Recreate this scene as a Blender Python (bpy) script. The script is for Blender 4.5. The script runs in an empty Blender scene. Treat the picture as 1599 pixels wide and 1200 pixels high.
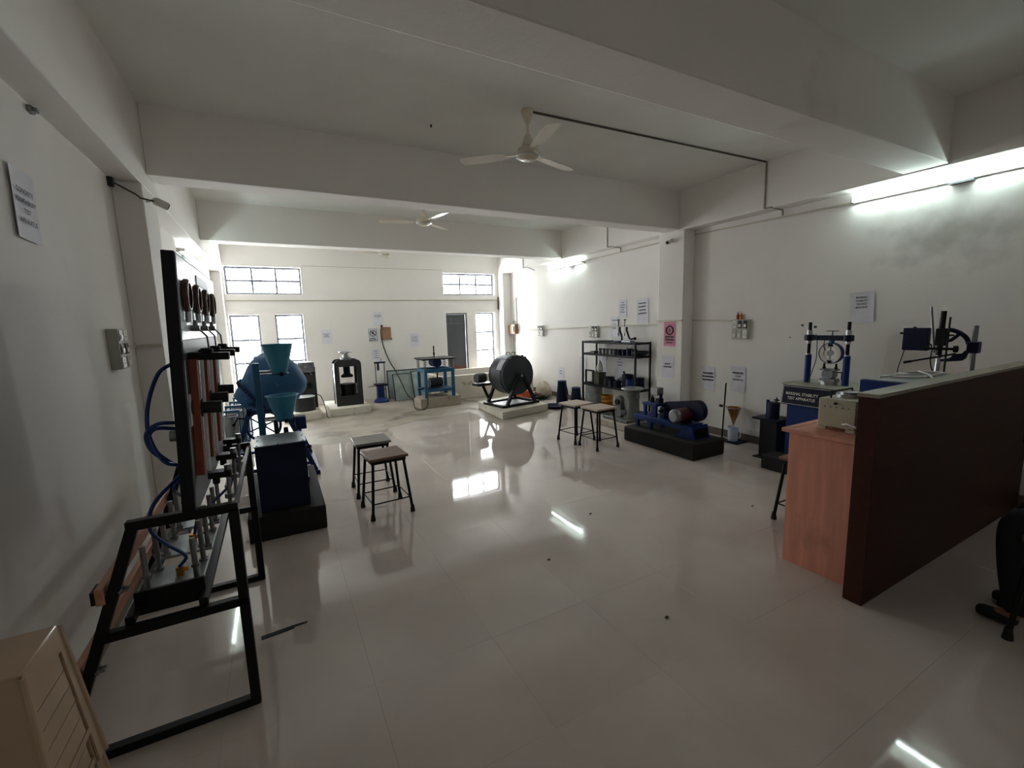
import bpy, math, random
from mathutils import Vector, Matrix
random.seed(7)
sc = bpy.context.scene
COL = sc.collection

# ------------------------------------------------------------------ camera, world, exposure
CAM_H = 1.65
f_px, yaw, pitch, roll = 687.5, 0.4897, -0.1394, -0.0288
cd = bpy.data.cameras.new('camera')
cd.sensor_fit = 'HORIZONTAL'; cd.sensor_width = 36.0; cd.lens = 36.0 * f_px / 1599.0
cd.clip_start = 0.02; cd.clip_end = 200
co = bpy.data.objects.new('camera', cd); COL.objects.link(co)
cy, sy, cp, sp = math.cos(yaw), math.sin(yaw), math.cos(pitch), math.sin(pitch)
fw = Vector((sy * cp, cy * cp, sp)); rt = Vector((cy, -sy, 0)); up = rt.cross(fw)
r2 = rt * math.cos(roll) + up * math.sin(roll); u2 = up * math.cos(roll) - rt * math.sin(roll)
M = Matrix((r2, u2, -fw)).transposed().to_4x4(); M.translation = (0, 0, CAM_H)
co.matrix_world = M
sc.camera = co

SKY = 18.5
w = bpy.data.worlds.new('overcast_sky'); sc.world = w; w.use_nodes = True
bg = w.node_tree.nodes['Background']
bg.inputs[0].default_value = (1.0, 0.995, 0.985, 1); bg.inputs[1].default_value = SKY

sc.view_settings.view_transform = 'Standard'; sc.view_settings.look = 'None'
sc.view_settings.gamma = 1.0; sc.view_settings.exposure = 1.04
sc.view_settings.use_curve_mapping = False
sc.cycles.max_bounces = 14; sc.cycles.diffuse_bounces = 9; sc.cycles.glossy_bounces = 5
sc.cycles.transparent_max_bounces = 16
sc.cycles.sample_clamp_indirect = 6.0
sc.cycles.use_denoising = True
sc.cycles.filter_width = 1.2

# room dimensions (metres; camera stands at x = y = 0)
XL, XLB, XRB, XR = -0.9385, -0.7636, 5.1516, 5.3667
ZC, ZB, ZBL = 3.396, 2.875, 2.751
YB, YN = 10.284, -2.6
TUBE_W = 19.0      # tube light emission

# windows of the far wall: x0, x1, z0, z1
W1 = (-0.75, -0.23, 0.47, 1.94); W2 = (0.05, 0.57, 0.47, 1.94); W3 = (4.51, 5.045, 0.47, 1.91)
H1 = (-0.75, 0.60, 2.35, 2.89); H2 = (3.69, 5.06, 2.35, 2.87); DR = (3.72, 4.27, 0.0, 1.91)
for k, (a, b, c, d) in enumerate((W1, W2, W3, H1, H2)):
    ld = bpy.data.lights.new('window_portal', 'AREA'); ld.shape = 'RECTANGLE'
    ld.size = b - a; ld.size_y = d - c
    ld.cycles.is_portal = True
    lo = bpy.data.objects.new('window_portal', ld); COL.objects.link(lo)
    lo.location = ((a + b) / 2, YB + 0.24, (c + d) / 2)
    lo.rotation_euler = (math.radians(-90), 0, 0)     # faces into the room (-Y)

# ------------------------------------------------------------------ materials
def lin(c):
    return tuple((x / 12.92 if x <= 0.04045 else ((x + 0.055) / 1.055) ** 2.4) for x in c)
def hexc(s):
    return lin(tuple(int(s[i:i + 2], 16) / 255 for i in (0, 2, 4)))
MATS = {}
def mat(name, col, rough=0.5, metal=0.0, var=0.12, scale=6.0, bump=0.0, bscale=60.0, spec=0.5, coat=0.0, wear=None, emit=0.0, aniso=None):
    """procedural material: base colour with noise variation, optional wear colour and fine bump"""
    if name in MATS: return MATS[name]
    m = bpy.data.materials.new(name); m.use_nodes = True
    nt = m.node_tree; N = nt.nodes; L = nt.links
    b = N['Principled BSDF']
    c = hexc(col) if isinstance(col, str) else col
    tc = N.new('ShaderNodeTexCoord')
    nz = N.new('ShaderNodeTexNoise'); nz.inputs['Scale'].default_value = scale; nz.inputs['Detail'].default_value = 4
    if aniso:
        mp = N.new('ShaderNodeMapping'); mp.inputs['Scale'].default_value = aniso
        L.new(tc.outputs['Object'], mp.inputs[0]); L.new(mp.outputs[0], nz.inputs['Vector'])
    else:
        L.new(tc.outputs['Object'], nz.inputs['Vector'])
    rp = N.new('ShaderNodeValToRGB')
    lo = tuple(max(0, x * (1 - var)) for x in c); hi = tuple(min(1, x * (1 + var)) for x in c)
    rp.color_ramp.elements[0].position = 0.3; rp.color_ramp.elements[1].position = 0.7
    rp.color_ramp.elements[0].color = (*lo, 1); rp.color_ramp.elements[1].color = (*hi, 1)
    L.new(nz.outputs['Fac'], rp.inputs[0])
    out = rp.outputs[0]
    if wear:
        n2 = N.new('ShaderNodeTexNoise'); n2.inputs['Scale'].default_value = wear[2]; n2.inputs['Detail'].default_value = 6
        L.new(tc.outputs['Object'], n2.inputs['Vector'])
        r2_ = N.new('ShaderNodeValToRGB')
        r2_.color_ramp.elements[0].position = wear[1]; r2_.color_ramp.elements[1].position = min(1, wear[1] + 0.12)
        r2_.color_ramp.elements[0].color = (0, 0, 0, 1); r2_.color_ramp.elements[1].color = (1, 1, 1, 1)
        L.new(n2.outputs['Fac'], r2_.inputs[0])
        mx = N.new('ShaderNodeMix'); mx.data_type = 'RGBA'
        L.new(r2_.outputs[0], mx.inputs[0]); L.new(out, mx.inputs[6])
        mx.inputs[7].default_value = (*hexc(wear[0]), 1)
        out = mx.outputs[2]
    L.new(out, b.inputs['Base Color'])
    b.inputs['Roughness'].default_value = rough; b.inputs['Metallic'].default_value = metal
    b.inputs['Specular IOR Level'].default_value = spec
    if coat: b.inputs['Coat Weight'].default_value = coat; b.inputs['Coat Roughness'].default_value = 0.08
    if bump:
        n3 = N.new('ShaderNodeTexNoise'); n3.inputs['Scale'].default_value = bscale; n3.inputs['Detail'].default_value = 3
        L.new(tc.outputs['Object'], n3.inputs['Vector'])
        bp = N.new('ShaderNodeBump'); bp.inputs['Strength'].default_value = bump; bp.inputs['Distance'].default_value = 0.01
        L.new(n3.outputs['Fac'], bp.inputs['Height']); L.new(bp.outputs[0], b.inputs['Normal'])
    if emit:
        b.inputs['Emission Color'].default_value = (*c, 1); b.inputs['Emission Strength'].default_value = emit
    MATS[name] = m; return m

wall_m = mat('cream_wall_paint', 'E6E3DF', 0.75, var=0.03, scale=1.4, bump=0.12, bscale=25, spec=0.2, wear=('D3CDC4', 0.68, 1.1))
ceil_m = mat('ceiling_whitewash', 'E6E7E3', 0.8, var=0.03, scale=2, spec=0.15, bump=0.08, bscale=30)
conc_m = mat('floor_screed', 'A39A8E', 0.55, var=0.18, scale=2.2, bump=0.25, bscale=40, spec=0.3, wear=('6F675D', 0.56, 1.6))
slab_m = mat('slab_concrete', '6E685F', 0.9)
white_block = mat('whitewashed_block', 'D5CFC2', 0.8, var=0.08, scale=5, bump=0.3, bscale=30, wear=('7A7063', 0.60, 4))
grey_block = mat('dusty_concrete', 'A89F92', 0.85, var=0.15, scale=6, bump=0.4, bscale=35, wear=('6E6357', 0.58, 5))
black_block = mat('black_painted_block', '110F0E', 0.85, var=0.25, scale=6, bump=0.25, bscale=30, wear=('332E28', 0.68, 4))
black_metal = mat('black_steel', '0B0B0D', 0.5, var=0.3, scale=10, bump=0.03, spec=0.25)
dark_metal = mat('dark_grey_steel', '202226', 0.5, var=0.2, scale=6, spec=0.3)
drum_grey = mat('grey_drum_paint', '3C4045', 0.5, var=0.12, scale=4, spec=0.35, wear=('54565A', 0.68, 5))
press_m = mat('press_charcoal_paint', '2E2E30', 0.55, var=0.15, scale=8, spec=0.3)
steel = mat('bright_steel', 'B9BBBE', 0.28, metal=1.0, var=0.08, scale=15)
dull_steel = mat('dull_steel', '85878A', 0.42, metal=0.9, var=0.2, scale=12)
cast_grey = mat('grey_cast_iron', '6F716F', 0.55, metal=0.25, var=0.2, scale=14, bump=0.15)
galv = mat('galvanised_sheet', '9AA0A2', 0.42, metal=0.7, var=0.2, scale=9)
blue = mat('royal_blue_enamel', '0E2C6A', 0.45, var=0.15, scale=5, spec=0.3)
dblue = mat('navy_blue_enamel', '081230', 0.5, var=0.2, scale=6, spec=0.25)
teal = mat('teal_blue_enamel', '1A5578', 0.42, var=0.12, scale=6)
mixer_blue = mat('mixer_blue_paint', '25537C', 0.55, var=0.15, scale=4, spec=0.3, wear=('5D7B90', 0.66, 7))
frame_blue = mat('dark_frame_blue', '122A56', 0.5, var=0.2, scale=6, spec=0.3)
brown_wood = mat('red_brown_timber', '8A3F26', 0.5, var=0.2, scale=5, aniso=(14, 14, 1.5))
pink_wood = mat('pinkish_plank', 'B07D62', 0.6, var=0.15, scale=4, aniso=(12, 1.2, 12))
ply = mat('pink_plywood', 'D08C76', 0.55, var=0.16, scale=2.4, aniso=(4, 9, 0.8), bump=0.03, wear=('A9705A', 0.66, 2.5))
dark_wood = mat('dark_brown_laminate', '38190F', 0.5, var=0.25, scale=3, spec=0.25, aniso=(1.5, 8, 12))
cap_wood = mat('worn_pale_cap', '8F8778', 0.4, var=0.15, scale=5)
seat_brown = mat('stool_brown_laminate', '6E4A3C', 0.4, var=0.2, scale=6, aniso=(2, 14, 8))
seat_grey = mat('stool_grey_laminate', '7C7A76', 0.35, var=0.15, scale=6)
seat_pale = mat('stool_pale_ply', 'B8A698', 0.5, var=0.12, scale=6, aniso=(2, 14, 8))
beige_pl = mat('beige_plastic', 'B59B82', 0.32, var=0.06, scale=3, coat=0.15)
cream_enamel = mat('cream_enamel', 'B5AF98', 0.45, var=0.06, scale=5)
white_pl = mat('white_plastic', 'D8D6D0', 0.4, var=0.05)
grey_pl = mat('grey_switch_plastic', 'A9A6A0', 0.45, var=0.08)
dark_pl = mat('black_plastic', '151515', 0.4, var=0.2)
paper_m = mat('white_paper', 'D9D9E2', 0.7, var=0.03, scale=9)
ink = mat('black_ink', '1A1A22', 0.7, var=0.1)
pink_paper = mat('pink_notice_print', 'D98AA8', 0.6, var=0.06)
dark_ink = mat('maroon_ink', '3A1626', 0.6)
cond_m = mat('cream_conduit', 'B9B2A3', 0.5, var=0.08)
cond_dark = mat('dirty_conduit', '4A453D', 0.6, var=0.3, scale=12)
skirt_m = mat('brown_grey_skirting', '6F645A', 0.4, var=0.15, scale=4)
alu_frame = mat('window_steel_paint', '565A66', 0.5, var=0.1)
door_m = mat('grey_door_paint', '4B4D52', 0.55, var=0.1, scale=3)
brass = mat('brass_sieve', 'C58A3A', 0.3, metal=0.9, var=0.15, scale=12)
cone_gold = mat('brass_cone', 'B08350', 0.28, metal=0.85, var=0.2, scale=8)
hose_blue = mat('blue_hose', '12357A', 0.35, var=0.1)
rubber = mat('black_rubber', '0E0E0E', 0.7)
sheet_m = mat('grey_fibre_sheet', '8E9A97', 0.7, var=0.18, scale=5, bump=0.2, wear=('5E6664', 0.62, 4))
wood_box = mat('brown_board_box', '8C6A52', 0.6, var=0.15, scale=6)
motor_grey = mat('motor_grey', '2A2D30', 0.5, var=0.2)
motor_maroon = mat('motor_maroon', '4E1620', 0.4, var=0.2)
olive = mat('olive_tin', '5A5B48', 0.5, var=0.15)
bag_m = mat('pale_sack', 'B8AC9A', 0.8, var=0.25, scale=9, bump=0.4, bscale=20)
green_m = mat('green_plastic', '2F7A3C', 0.45, var=0.2)
orange_m = mat('orange_plastic', 'C8562A', 0.5, var=0.15)
dkgreen = mat('dark_green_pan', '1E3B30', 0.5, var=0.2)
skin = mat('skin', '8A5F48', 0.5, var=0.08, scale=20)
hair_m = mat('black_hair', '0C0A0A', 0.45, var=0.3, scale=30, aniso=(20, 20, 3))
red_cloth = mat('dark_red_cloth', '6E1524', 0.8, var=0.15, scale=14, bump=0.2)
trouser = mat('black_trousers', '141318', 0.8, var=0.2, scale=14, bump=0.2)
fan_m = mat('cream_fan_enamel', 'C9BFAE', 0.35, var=0.05)
amber_gl = mat('amber_bottle', 'A8461E', 0.25, var=0.1)
dial_face = mat('maroon_dial', '5A211D', 0.3, var=0.1)
silver_panel = mat('panel_pale_blue_grey', 'B4C2CE', 0.28, var=0.08, scale=4, spec=0.5)  # pale face, lightened further so its colour carries the windows' reflection

def tile_material():
    m = bpy.data.materials.new('vitrified_floor_tile'); m.use_nodes = True
    nt = m.node_tree; N = nt.nodes; L = nt.links; b = N['Principled BSDF']
    oi = N.new('ShaderNodeObjectInfo'); tc = N.new('ShaderNodeTexCoord'); geo = N.new('ShaderNodeNewGeometry')
    n1 = N.new('ShaderNodeTexNoise'); n1.inputs['Scale'].default_value = 1.3; n1.inputs['Detail'].default_value = 6
    L.new(geo.outputs['Position'], n1.inputs['Vector'])
    r = N.new('ShaderNodeValToRGB')
    r.color_ramp.elements[0].position = 0.32; r.color_ramp.elements[0].color = (*hexc('BDB2AB'), 1)
    r.color_ramp.elements[1].position = 0.68; r.color_ramp.elements[1].color = (*hexc('CFC4BD'), 1)
    L.new(n1.outputs['Fac'], r.inputs[0])
    mul = N.new('ShaderNodeMath'); mul.operation = 'MULTIPLY_ADD'; mul.inputs[1].default_value = 0.035; mul.inputs[2].default_value = 0.98
    L.new(oi.outputs['Random'], mul.inputs[0])
    mx = N.new('ShaderNodeVectorMath'); mx.operation = 'SCALE'
    L.new(r.outputs[0], mx.inputs[0]); L.new(mul.outputs[0], mx.inputs['Scale'])
    L.new(mx.outputs[0], b.inputs['Base Color'])
    # smears: roughness varies with foot marks
    n2 = N.new('ShaderNodeTexNoise'); n2.inputs['Scale'].default_value = 2.2; n2.inputs['Detail'].default_value = 8
    L.new(geo.outputs['Position'], n2.inputs['Vector'])
    mr = N.new('ShaderNodeMapRange'); mr.inputs[1].default_value = 0.3; mr.inputs[2].default_value = 0.75
    mr.inputs[3].default_value = 0.02; mr.inputs[4].default_value = 0.09
    L.new(n2.outputs['Fac'], mr.inputs[0]); L.new(mr.outputs[0], b.inputs['Roughness'])
    b.inputs['Specular IOR Level'].default_value = 0.5
    return m
tile_m = tile_material()

def glass_material():
    m = bpy.data.materials.new('window_glass'); m.use_nodes = True
    nt = m.node_tree; N = nt.nodes; L = nt.links
    for n in list(N):
        if n.type == 'BSDF_PRINCIPLED': N.remove(n)
    o = [n for n in N if n.type == 'OUTPUT_MATERIAL'][0]
    t = N.new('ShaderNodeBsdfTransparent'); t.inputs[0].default_value = (0.93, 0.95, 0.96, 1)
    g = N.new('ShaderNodeBsdfGlossy'); g.inputs['Roughness'].default_value = 0.06
    tc = N.new('ShaderNodeTexCoord'); nz = N.new('ShaderNodeTexNoise'); nz.inputs['Scale'].default_value = 9
    L.new(tc.outputs['Object'], nz.inputs['Vector'])
    mr = N.new('ShaderNodeMapRange'); mr.inputs[3].default_value = 0.06; mr.inputs[4].default_value = 0.16
    L.new(nz.outputs['Fac'], mr.inputs[0])
    mx = N.new('ShaderNodeMixShader'); L.new(mr.outputs[0], mx.inputs[0]); L.new(t.outputs[0], mx.inputs[1]); L.new(g.outputs[0], mx.inputs[2])
    L.new(mx.outputs[0], o.inputs[0]); return m
glass_m = glass_material()
def clear_glass(name, col=(0.9, 0.93, 0.95), mixv=0.18):
    m = bpy.data.materials.new(name); m.use_nodes = True
    nt = m.node_tree; N = nt.nodes; L = nt.links
    b = N['Principled BSDF']; o = [n for n in N if n.type == 'OUTPUT_MATERIAL'][0]
    b.inputs['Base Color'].default_value = (*col, 1); b.inputs['Roughness'].default_value = 0.12
    t = N.new('ShaderNodeBsdfTransparent'); t.inputs[0].default_value = (*col, 1)
    tc = N.new('ShaderNodeTexCoord'); nz = N.new('ShaderNodeTexNoise'); nz.inputs['Scale'].default_value = 12
    L.new(tc.outputs['Object'], nz.inputs['Vector'])
    mr = N.new('ShaderNodeMapRange'); mr.inputs[3].default_value = mixv * 0.7; mr.inputs[4].default_value = mixv * 1.3
    L.new(nz.outputs['Fac'], mr.inputs[0])
    mx = N.new('ShaderNodeMixShader'); L.new(mr.outputs[0], mx.inputs[0]); L.new(t.outputs[0], mx.inputs[1]); L.new(b.outputs[0], mx.inputs[2])
    L.new(mx.outputs[0], o.inputs[0]); return m
tube_glass = clear_glass('clear_tube', mixv=0.45)
beaker_gl = clear_glass('frosted_beaker', (0.82, 0.88, 0.95), 0.6)
poly_bag = clear_glass('polythene_sheet', (0.9, 0.92, 0.9), 0.45)
def emitter(name, col, s):
    m = bpy.data.materials.new(name); m.use_nodes = True
    N = m.node_tree.nodes; b = N['Principled BSDF']
    b.inputs['Base Color'].default_value = (0.9, 0.9, 0.9, 1)
    b.inputs['Emission Color'].default_value = (*col, 1); b.inputs['Emission Strength'].default_value = s
    return m
tube_m = emitter('lit_tube', (0.80, 1.0, 0.95), TUBE_W)

# ------------------------------------------------------------------ mesh builder
class MB:
    def __init__(s): s.v = []; s.f = []
    def _add(s, vs, fs):
        o = len(s.v); s.v += [Vector(p) for p in vs]; s.f += [tuple(i + o for i in q) for q in fs]; return s
    def box(s, x0, x1, y0, y1, z0, z1):
        if x0 > x1: x0, x1 = x1, x0
        if y0 > y1: y0, y1 = y1, y0
        if z0 > z1: z0, z1 = z1, z0
        return s._add([(x0, y0, z0), (x1, y0, z0), (x1, y1, z0), (x0, y1, z0), (x0, y0, z1), (x1, y0, z1), (x1, y1, z1), (x0, y1, z1)],
                      [(0, 3, 2, 1), (4, 5, 6, 7), (0, 1, 5, 4), (1, 2, 6, 5), (2, 3, 7, 6), (3, 0, 4, 7)])
    def bar(s, p, q, w, h=None, upv=(0, 0, 1)):
        """rectangular bar from p to q, w across, h along upv"""
        h = h or w; p = Vector(p); q = Vector(q); d = (q - p).normalized(); u = Vector(upv)
        if abs(d.dot(u)) > 0.95: u = Vector((0, 1, 0))
        a = d.cross(u).normalized() * (w / 2); b = a.cross(d).normalized() * (h / 2)
        vs = [p - a - b, p + a - b, p + a + b, p - a + b, q - a - b, q + a - b, q + a + b, q - a + b]
        return s._add(vs, [(0, 3, 2, 1), (4, 5, 6, 7), (0, 1, 5, 4), (1, 2, 6, 5), (2, 3, 7, 6), (3, 0, 4, 7)])
    def cyl(s, p, q, r0, r1=None, n=16, cap=True):
        r1 = r0 if r1 is None else r1
        p = Vector(p); q = Vector(q); d = (q - p).normalized()
        u = Vector((0, 0, 1)) if abs(d.z) < 0.9 else Vector((1, 0, 0))
        a = d.cross(u).normalized(); b = d.cross(a).normalized()
        vs = []
        for c, r in ((p, r0), (q, r1)):
            for i in range(n):
                t = 2 * math.pi * i / n; vs.append(c + a * (r * math.cos(t)) + b * (r * math.sin(t)))
        fs = [(i, (i + 1) % n, n + (i + 1) % n, n + i) for i in range(n)]
        if cap: fs += [tuple(range(n))[::-1], tuple(range(n, 2 * n))]
        return s._add(vs, fs)
    def tube(s, pts, r, n=8):
        pts = [Vector(p) for p in pts]; vs = []; N = len(pts)
        pa = None
        for k, p in enumerate(pts):
            d = (pts[min(k + 1, N - 1)] - pts[max(k - 1, 0)]).normalized()
            if pa is None:
                u = Vector((0, 0, 1)) if abs(d.z) < 0.9 else Vector((1, 0, 0)); a = d.cross(u).normalized()
            else:
                a = (pa - d * pa.dot(d)).normalized()
            pa = a; b = d.cross(a)
            for i in range(n):
                t = 2 * math.pi * i / n; vs.append(p + a * (r * math.cos(t)) + b * (r * math.sin(t)))
        fs = []
        for k in range(N - 1):
            for i in range(n): fs.append((k * n + i, k * n + (i + 1) % n, (k + 1) * n + (i + 1) % n, (k + 1) * n + i))
        fs += [tuple(range(n))[::-1], tuple(range((N - 1) * n, N * n))]
        return s._add(vs, fs)
    def lathe(s, prof, c=(0, 0, 0), axis=(0, 0, 1), n=28, closed=False):
        """profile (r, t) turned about axis through c"""
        c = Vector(c); d = Vector(axis).normalized()
        u = Vector((0, 0, 1)) if abs(d.z) < 0.9 else Vector((1, 0, 0))
        a = d.cross(u).normalized(); b = d.cross(a).normalized(); vs = []
        for r, t in prof:
            for i in range(n):
                th = 2 * math.pi * i / n; vs.append(c + d * t + a * (r * math.cos(th)) + b * (r * math.sin(th)))
        m = len(prof); fs = []
        for k in range(m if closed else m - 1):
            k2 = (k + 1) % m
            for i in range(n): fs.append((k * n + i, k * n + (i + 1) % n, k2 * n + (i + 1) % n, k2 * n + i))
        if not closed:
            if prof[0][0] > 1e-5: fs.append(tuple(range(n))[::-1])
            if prof[-1][0] > 1e-5: fs.append(tuple(range((m - 1) * n, m * n)))
        return s._add(vs, fs)
    def ring(s, c, R, r, axis=(0, 0, 1), n=28, k=8):
        return s.lathe([(R + r * math.cos(2 * math.pi * i / k), r * math.sin(2 * math.pi * i / k)) for i in range(k)], c, axis, n, True)
    def shell(s, prof, th, c=(0, 0, 0), axis=(0, 0, 1), n=28):
        """open vessel wall of thickness th"""
        inner = [(max(r - th, 1e-6), t) for r, t in reversed(prof)]
        return s.lathe(list(prof) + inner, c, axis, n, True)
    def prism(s, pts, a, b, plane='XY'):
        """polygon pts extruded from a to b along the remaining axis"""
        def P(u, v, t): return {'XY': (u, v, t), 'XZ': (u, t, v), 'YZ': (t, u, v)}[plane]
        n = len(pts); vs = [P(u, v, a) for u, v in pts] + [P(u, v, b) for u, v in pts]
        fs = [tuple(range(n))[::-1], tuple(range(n, 2 * n))] + [(i, (i + 1) % n, n + (i + 1) % n, n + i) for i in range(n)]
        return s._add(vs, fs)
    def ball(s, c, r, n=14, m=8):
        rs = r if isinstance(r, (tuple, list)) else (r, r, r); c = Vector(c); vs = []; fs = []
        for j in range(m + 1):
            ph = math.pi * j / m
            for i in range(n):
                th = 2 * math.pi * i / n
                vs.append(c + Vector((rs[0] * math.sin(ph) * math.cos(th), rs[1] * math.sin(ph) * math.sin(th), rs[2] * math.cos(ph))))
        for j in range(m):
            for i in range(n): fs.append((j * n + i, (j + 1) * n + i, (j + 1) * n + (i + 1) % n, j * n + (i + 1) % n))
        return s._add(vs, fs)
    def xf(s, mtx):
        s.v = [mtx @ p for p in s.v]; return s
    def mesh(s, name, inv=None, smooth=True):
        me = bpy.data.meshes.new(name)
        vs = [tuple(inv @ p) if inv is not None else tuple(p) for p in s.v]
        me.from_pydata(vs, [], s.f)
        import bmesh
        bm = bmesh.new(); bm.from_mesh(me); bmesh.ops.recalc_face_normals(bm, faces=bm.faces); bm.to_mesh(me); bm.free()
        if smooth:
            me.polygons.foreach_set('use_smooth', [True] * len(me.polygons)); me.set_sharp_from_angle(angle=math.radians(35))
        me.update(); return me

def props(o, label=None, cat=None, group=None, kind=None):
    for k, v in (('label', label), ('category', cat), ('group', group), ('kind', kind)):
        if v: o[k] = v
    return o
def thing(name, label, cat, loc, rz=0.0, group=None):
    o = bpy.data.objects.new(name, None); COL.objects.link(o); o.empty_display_size = 0.1
    o.location = loc; o.rotation_euler = (0, 0, rz); o['inv'] = 0; del o['inv']
    return props(o, label, cat, group)
def wm(o):
    m = Matrix.Translation(o.location) @ o.rotation_euler.to_matrix().to_4x4()
    return (wm(o.parent) @ m) if o.parent else m
def part(parent, name, mb, m, label=None, bevel=0.0, local=False, smooth=True, kind=None):
    """a child mesh; coordinates are world unless local"""
    inv = None if local else wm(parent).inverted()
    me = mb.mesh(name, inv, smooth); me.materials.append(m)
    o = bpy.data.objects.new(name, me); COL.objects.link(o); o.parent = parent
    if bevel:
        b = o.modifiers.new('bevel', 'BEVEL'); b.width = bevel; b.segments = 2; b.limit_method = 'ANGLE'; b.angle_limit = math.radians(40)
    return props(o, label, kind=kind)
def solo(name, mb, m, label, cat, loc=(0, 0, 0), group=None, bevel=0.0, local=False, kind=None):
    """a one-mesh thing; coordinates world unless local"""
    inv = None if local else Matrix.Translation(loc).inverted()
    me = mb.mesh(name, inv); me.materials.append(m)
    o = bpy.data.objects.new(name, me); COL.objects.link(o); o.location = loc
    if bevel:
        b = o.modifiers.new('bevel', 'BEVEL'); b.width = bevel; b.segments = 2; b.limit_method = 'ANGLE'; b.angle_limit = math.radians(40)
    return props(o, label, cat, group, kind)
def struct(name, mb, m, label=None, bevel=0.0):
    o = solo(name, mb, m, label, None, bevel=bevel); o['kind'] = 'structure'; return o
def copy_tree(o, parent=None):
    c = o.copy(); COL.objects.link(c); c.parent = parent
    for ch in list(o.children): copy_tree(ch, c)
    return c
def arc(c, r, a0, a1, n, plane='XZ'):
    out = []
    for i in range(n + 1):
        t = math.radians(a0 + (a1 - a0) * i / n); u, v = r * math.cos(t), r * math.sin(t)
        out.append({'XZ': (c[0] + u, c[1], c[2] + v), 'YZ': (c[0], c[1] + u, c[2] + v), 'XY': (c[0] + u, c[1] + v, c[2])}[plane])
    return out
def smooth_path(pts, k=6):
    """Catmull-Rom through pts"""
    P = [Vector(p) for p in pts]; P = [P[0] * 2 - P[1]] + P + [P[-1] * 2 - P[-2]]; out = []
    for i in range(1, len(P) - 2):
        for j in range(k):
            t = j / k; a, b, c, d = P[i - 1], P[i], P[i + 1], P[i + 2]
            out.append(0.5 * ((2 * b) + (c - a) * t + (2 * a - 5 * b + 4 * c - d) * t * t + (3 * b - a - 3 * c + d) * t ** 3))
    out.append(P[-2]); return out

# ================================================================== STRUCTURE
floor = struct('floor', MB().box(XL - 0.2, XR + 0.2, YN - 0.2, YB + 0.2, -0.16, -0.012), slab_m, 'dark concrete slab under polished beige floor tiles')
# cement screed patch at the far end, irregular edge
SCREED = [(XL, 6.62), (-0.4, 6.70), (0.26, 6.79), (0.59, 6.61), (1.0, 6.63), (1.43, 6.59), (1.5, 6.8), (1.46, 7.11), (1.8, 7.28), (2.13, 7.44),
          (2.7, 7.50), (3.1, 7.55), (3.13, 7.2), (3.05, 6.82), (3.12, 6.45), (3.4, 6.36), (3.9, 6.5), (4.42, 6.62), (4.55, 6.9), (4.62, 7.5), (4.95, 7.75), (XR, 7.85),
          (XR, YB), (XL, YB)]
def inside(x, y, poly):
    c = False; n = len(poly)
    for i in range(n):
        x1, y1 = poly[i]; x2, y2 = poly[(i + 1) % n]
        if (y1 > y) != (y2 > y) and x < (x2 - x1) * (y - y1) / (y2 - y1) + x1: c = not c
    return c
sp_ = part(floor, 'cement_screed', MB().prism(SCREED, -0.012, 0.0015), conc_m, 'rough grey cement patch at the far end')
# floor tiles, 600 mm
TS = 0.604; X0 = 0.267 - 2 * TS; Y0 = 0.731 - 6 * TS; GAP = 0.0007
TME = None
nx = int(math.ceil((XR - X0) / TS)) + 0; ny = int(math.ceil((YB - Y0) / TS))
for i in range(-1, nx + 1):
    for j in range(0, ny + 1):
        x0, x1 = X0 + i * TS, X0 + (i + 1) * TS; y0, y1 = Y0 + j * TS, Y0 + (j + 1) * TS
        cx0, cx1, cy0, cy1 = max(x0, XL), min(x1, XR), max(y0, YN), min(y1, YB)
        if cx1 - cx0 < 0.02 or cy1 - cy0 < 0.02: continue
        if all(inside(a, b, SCREED) for a, b in ((cx0 + .01, cy0 + .01), (cx1 - .01, cy0 + .01), (cx0 + .01, cy1 - .01), (cx1 - .01, cy1 - .01))): continue
        full = abs(cx1 - cx0 - TS) < 1e-6 and abs(cy1 - cy0 - TS) < 1e-6
        if full and TME is not None: me = TME
        else:
            hw, hd = (cx1 - cx0 - GAP) / 2, (cy1 - cy0 - GAP) / 2; c = 0.00015
            mb = MB()
            mb._add([(-hw, -hd, -0.012), (hw, -hd, -0.012), (hw, hd, -0.012), (-hw, hd, -0.012),
                     (-hw, -hd, -c), (hw, -hd, -c), (hw, hd, -c), (-hw, hd, -c),
                     (-hw + c, -hd + c, 0), (hw - c, -hd + c, 0), (hw - c, hd - c, 0), (-hw + c, hd - c, 0)],
                    [(0, 3, 2, 1), (8, 9, 10, 11)] + [(a, (a + 1) % 4, 4 + (a + 1) % 4, 4 + a) for a in range(4)] +
                    [(4 + a, 4 + (a + 1) % 4, 8 + (a + 1) % 4, 8 + a) for a in range(4)])
            me = mb.mesh('tile', smooth=False); me.materials.append(tile_m)
            if full: TME = me
        o = bpy.data.objects.new('tile', me); COL.objects.link(o); o.parent = floor
        o.location = ((cx0 + cx1) / 2, (cy0 + cy1) / 2, random.uniform(-0.0004, 0))
        o.rotation_euler = (random.gauss(0, 0.00035), random.gauss(0, 0.00035), 0)

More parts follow.
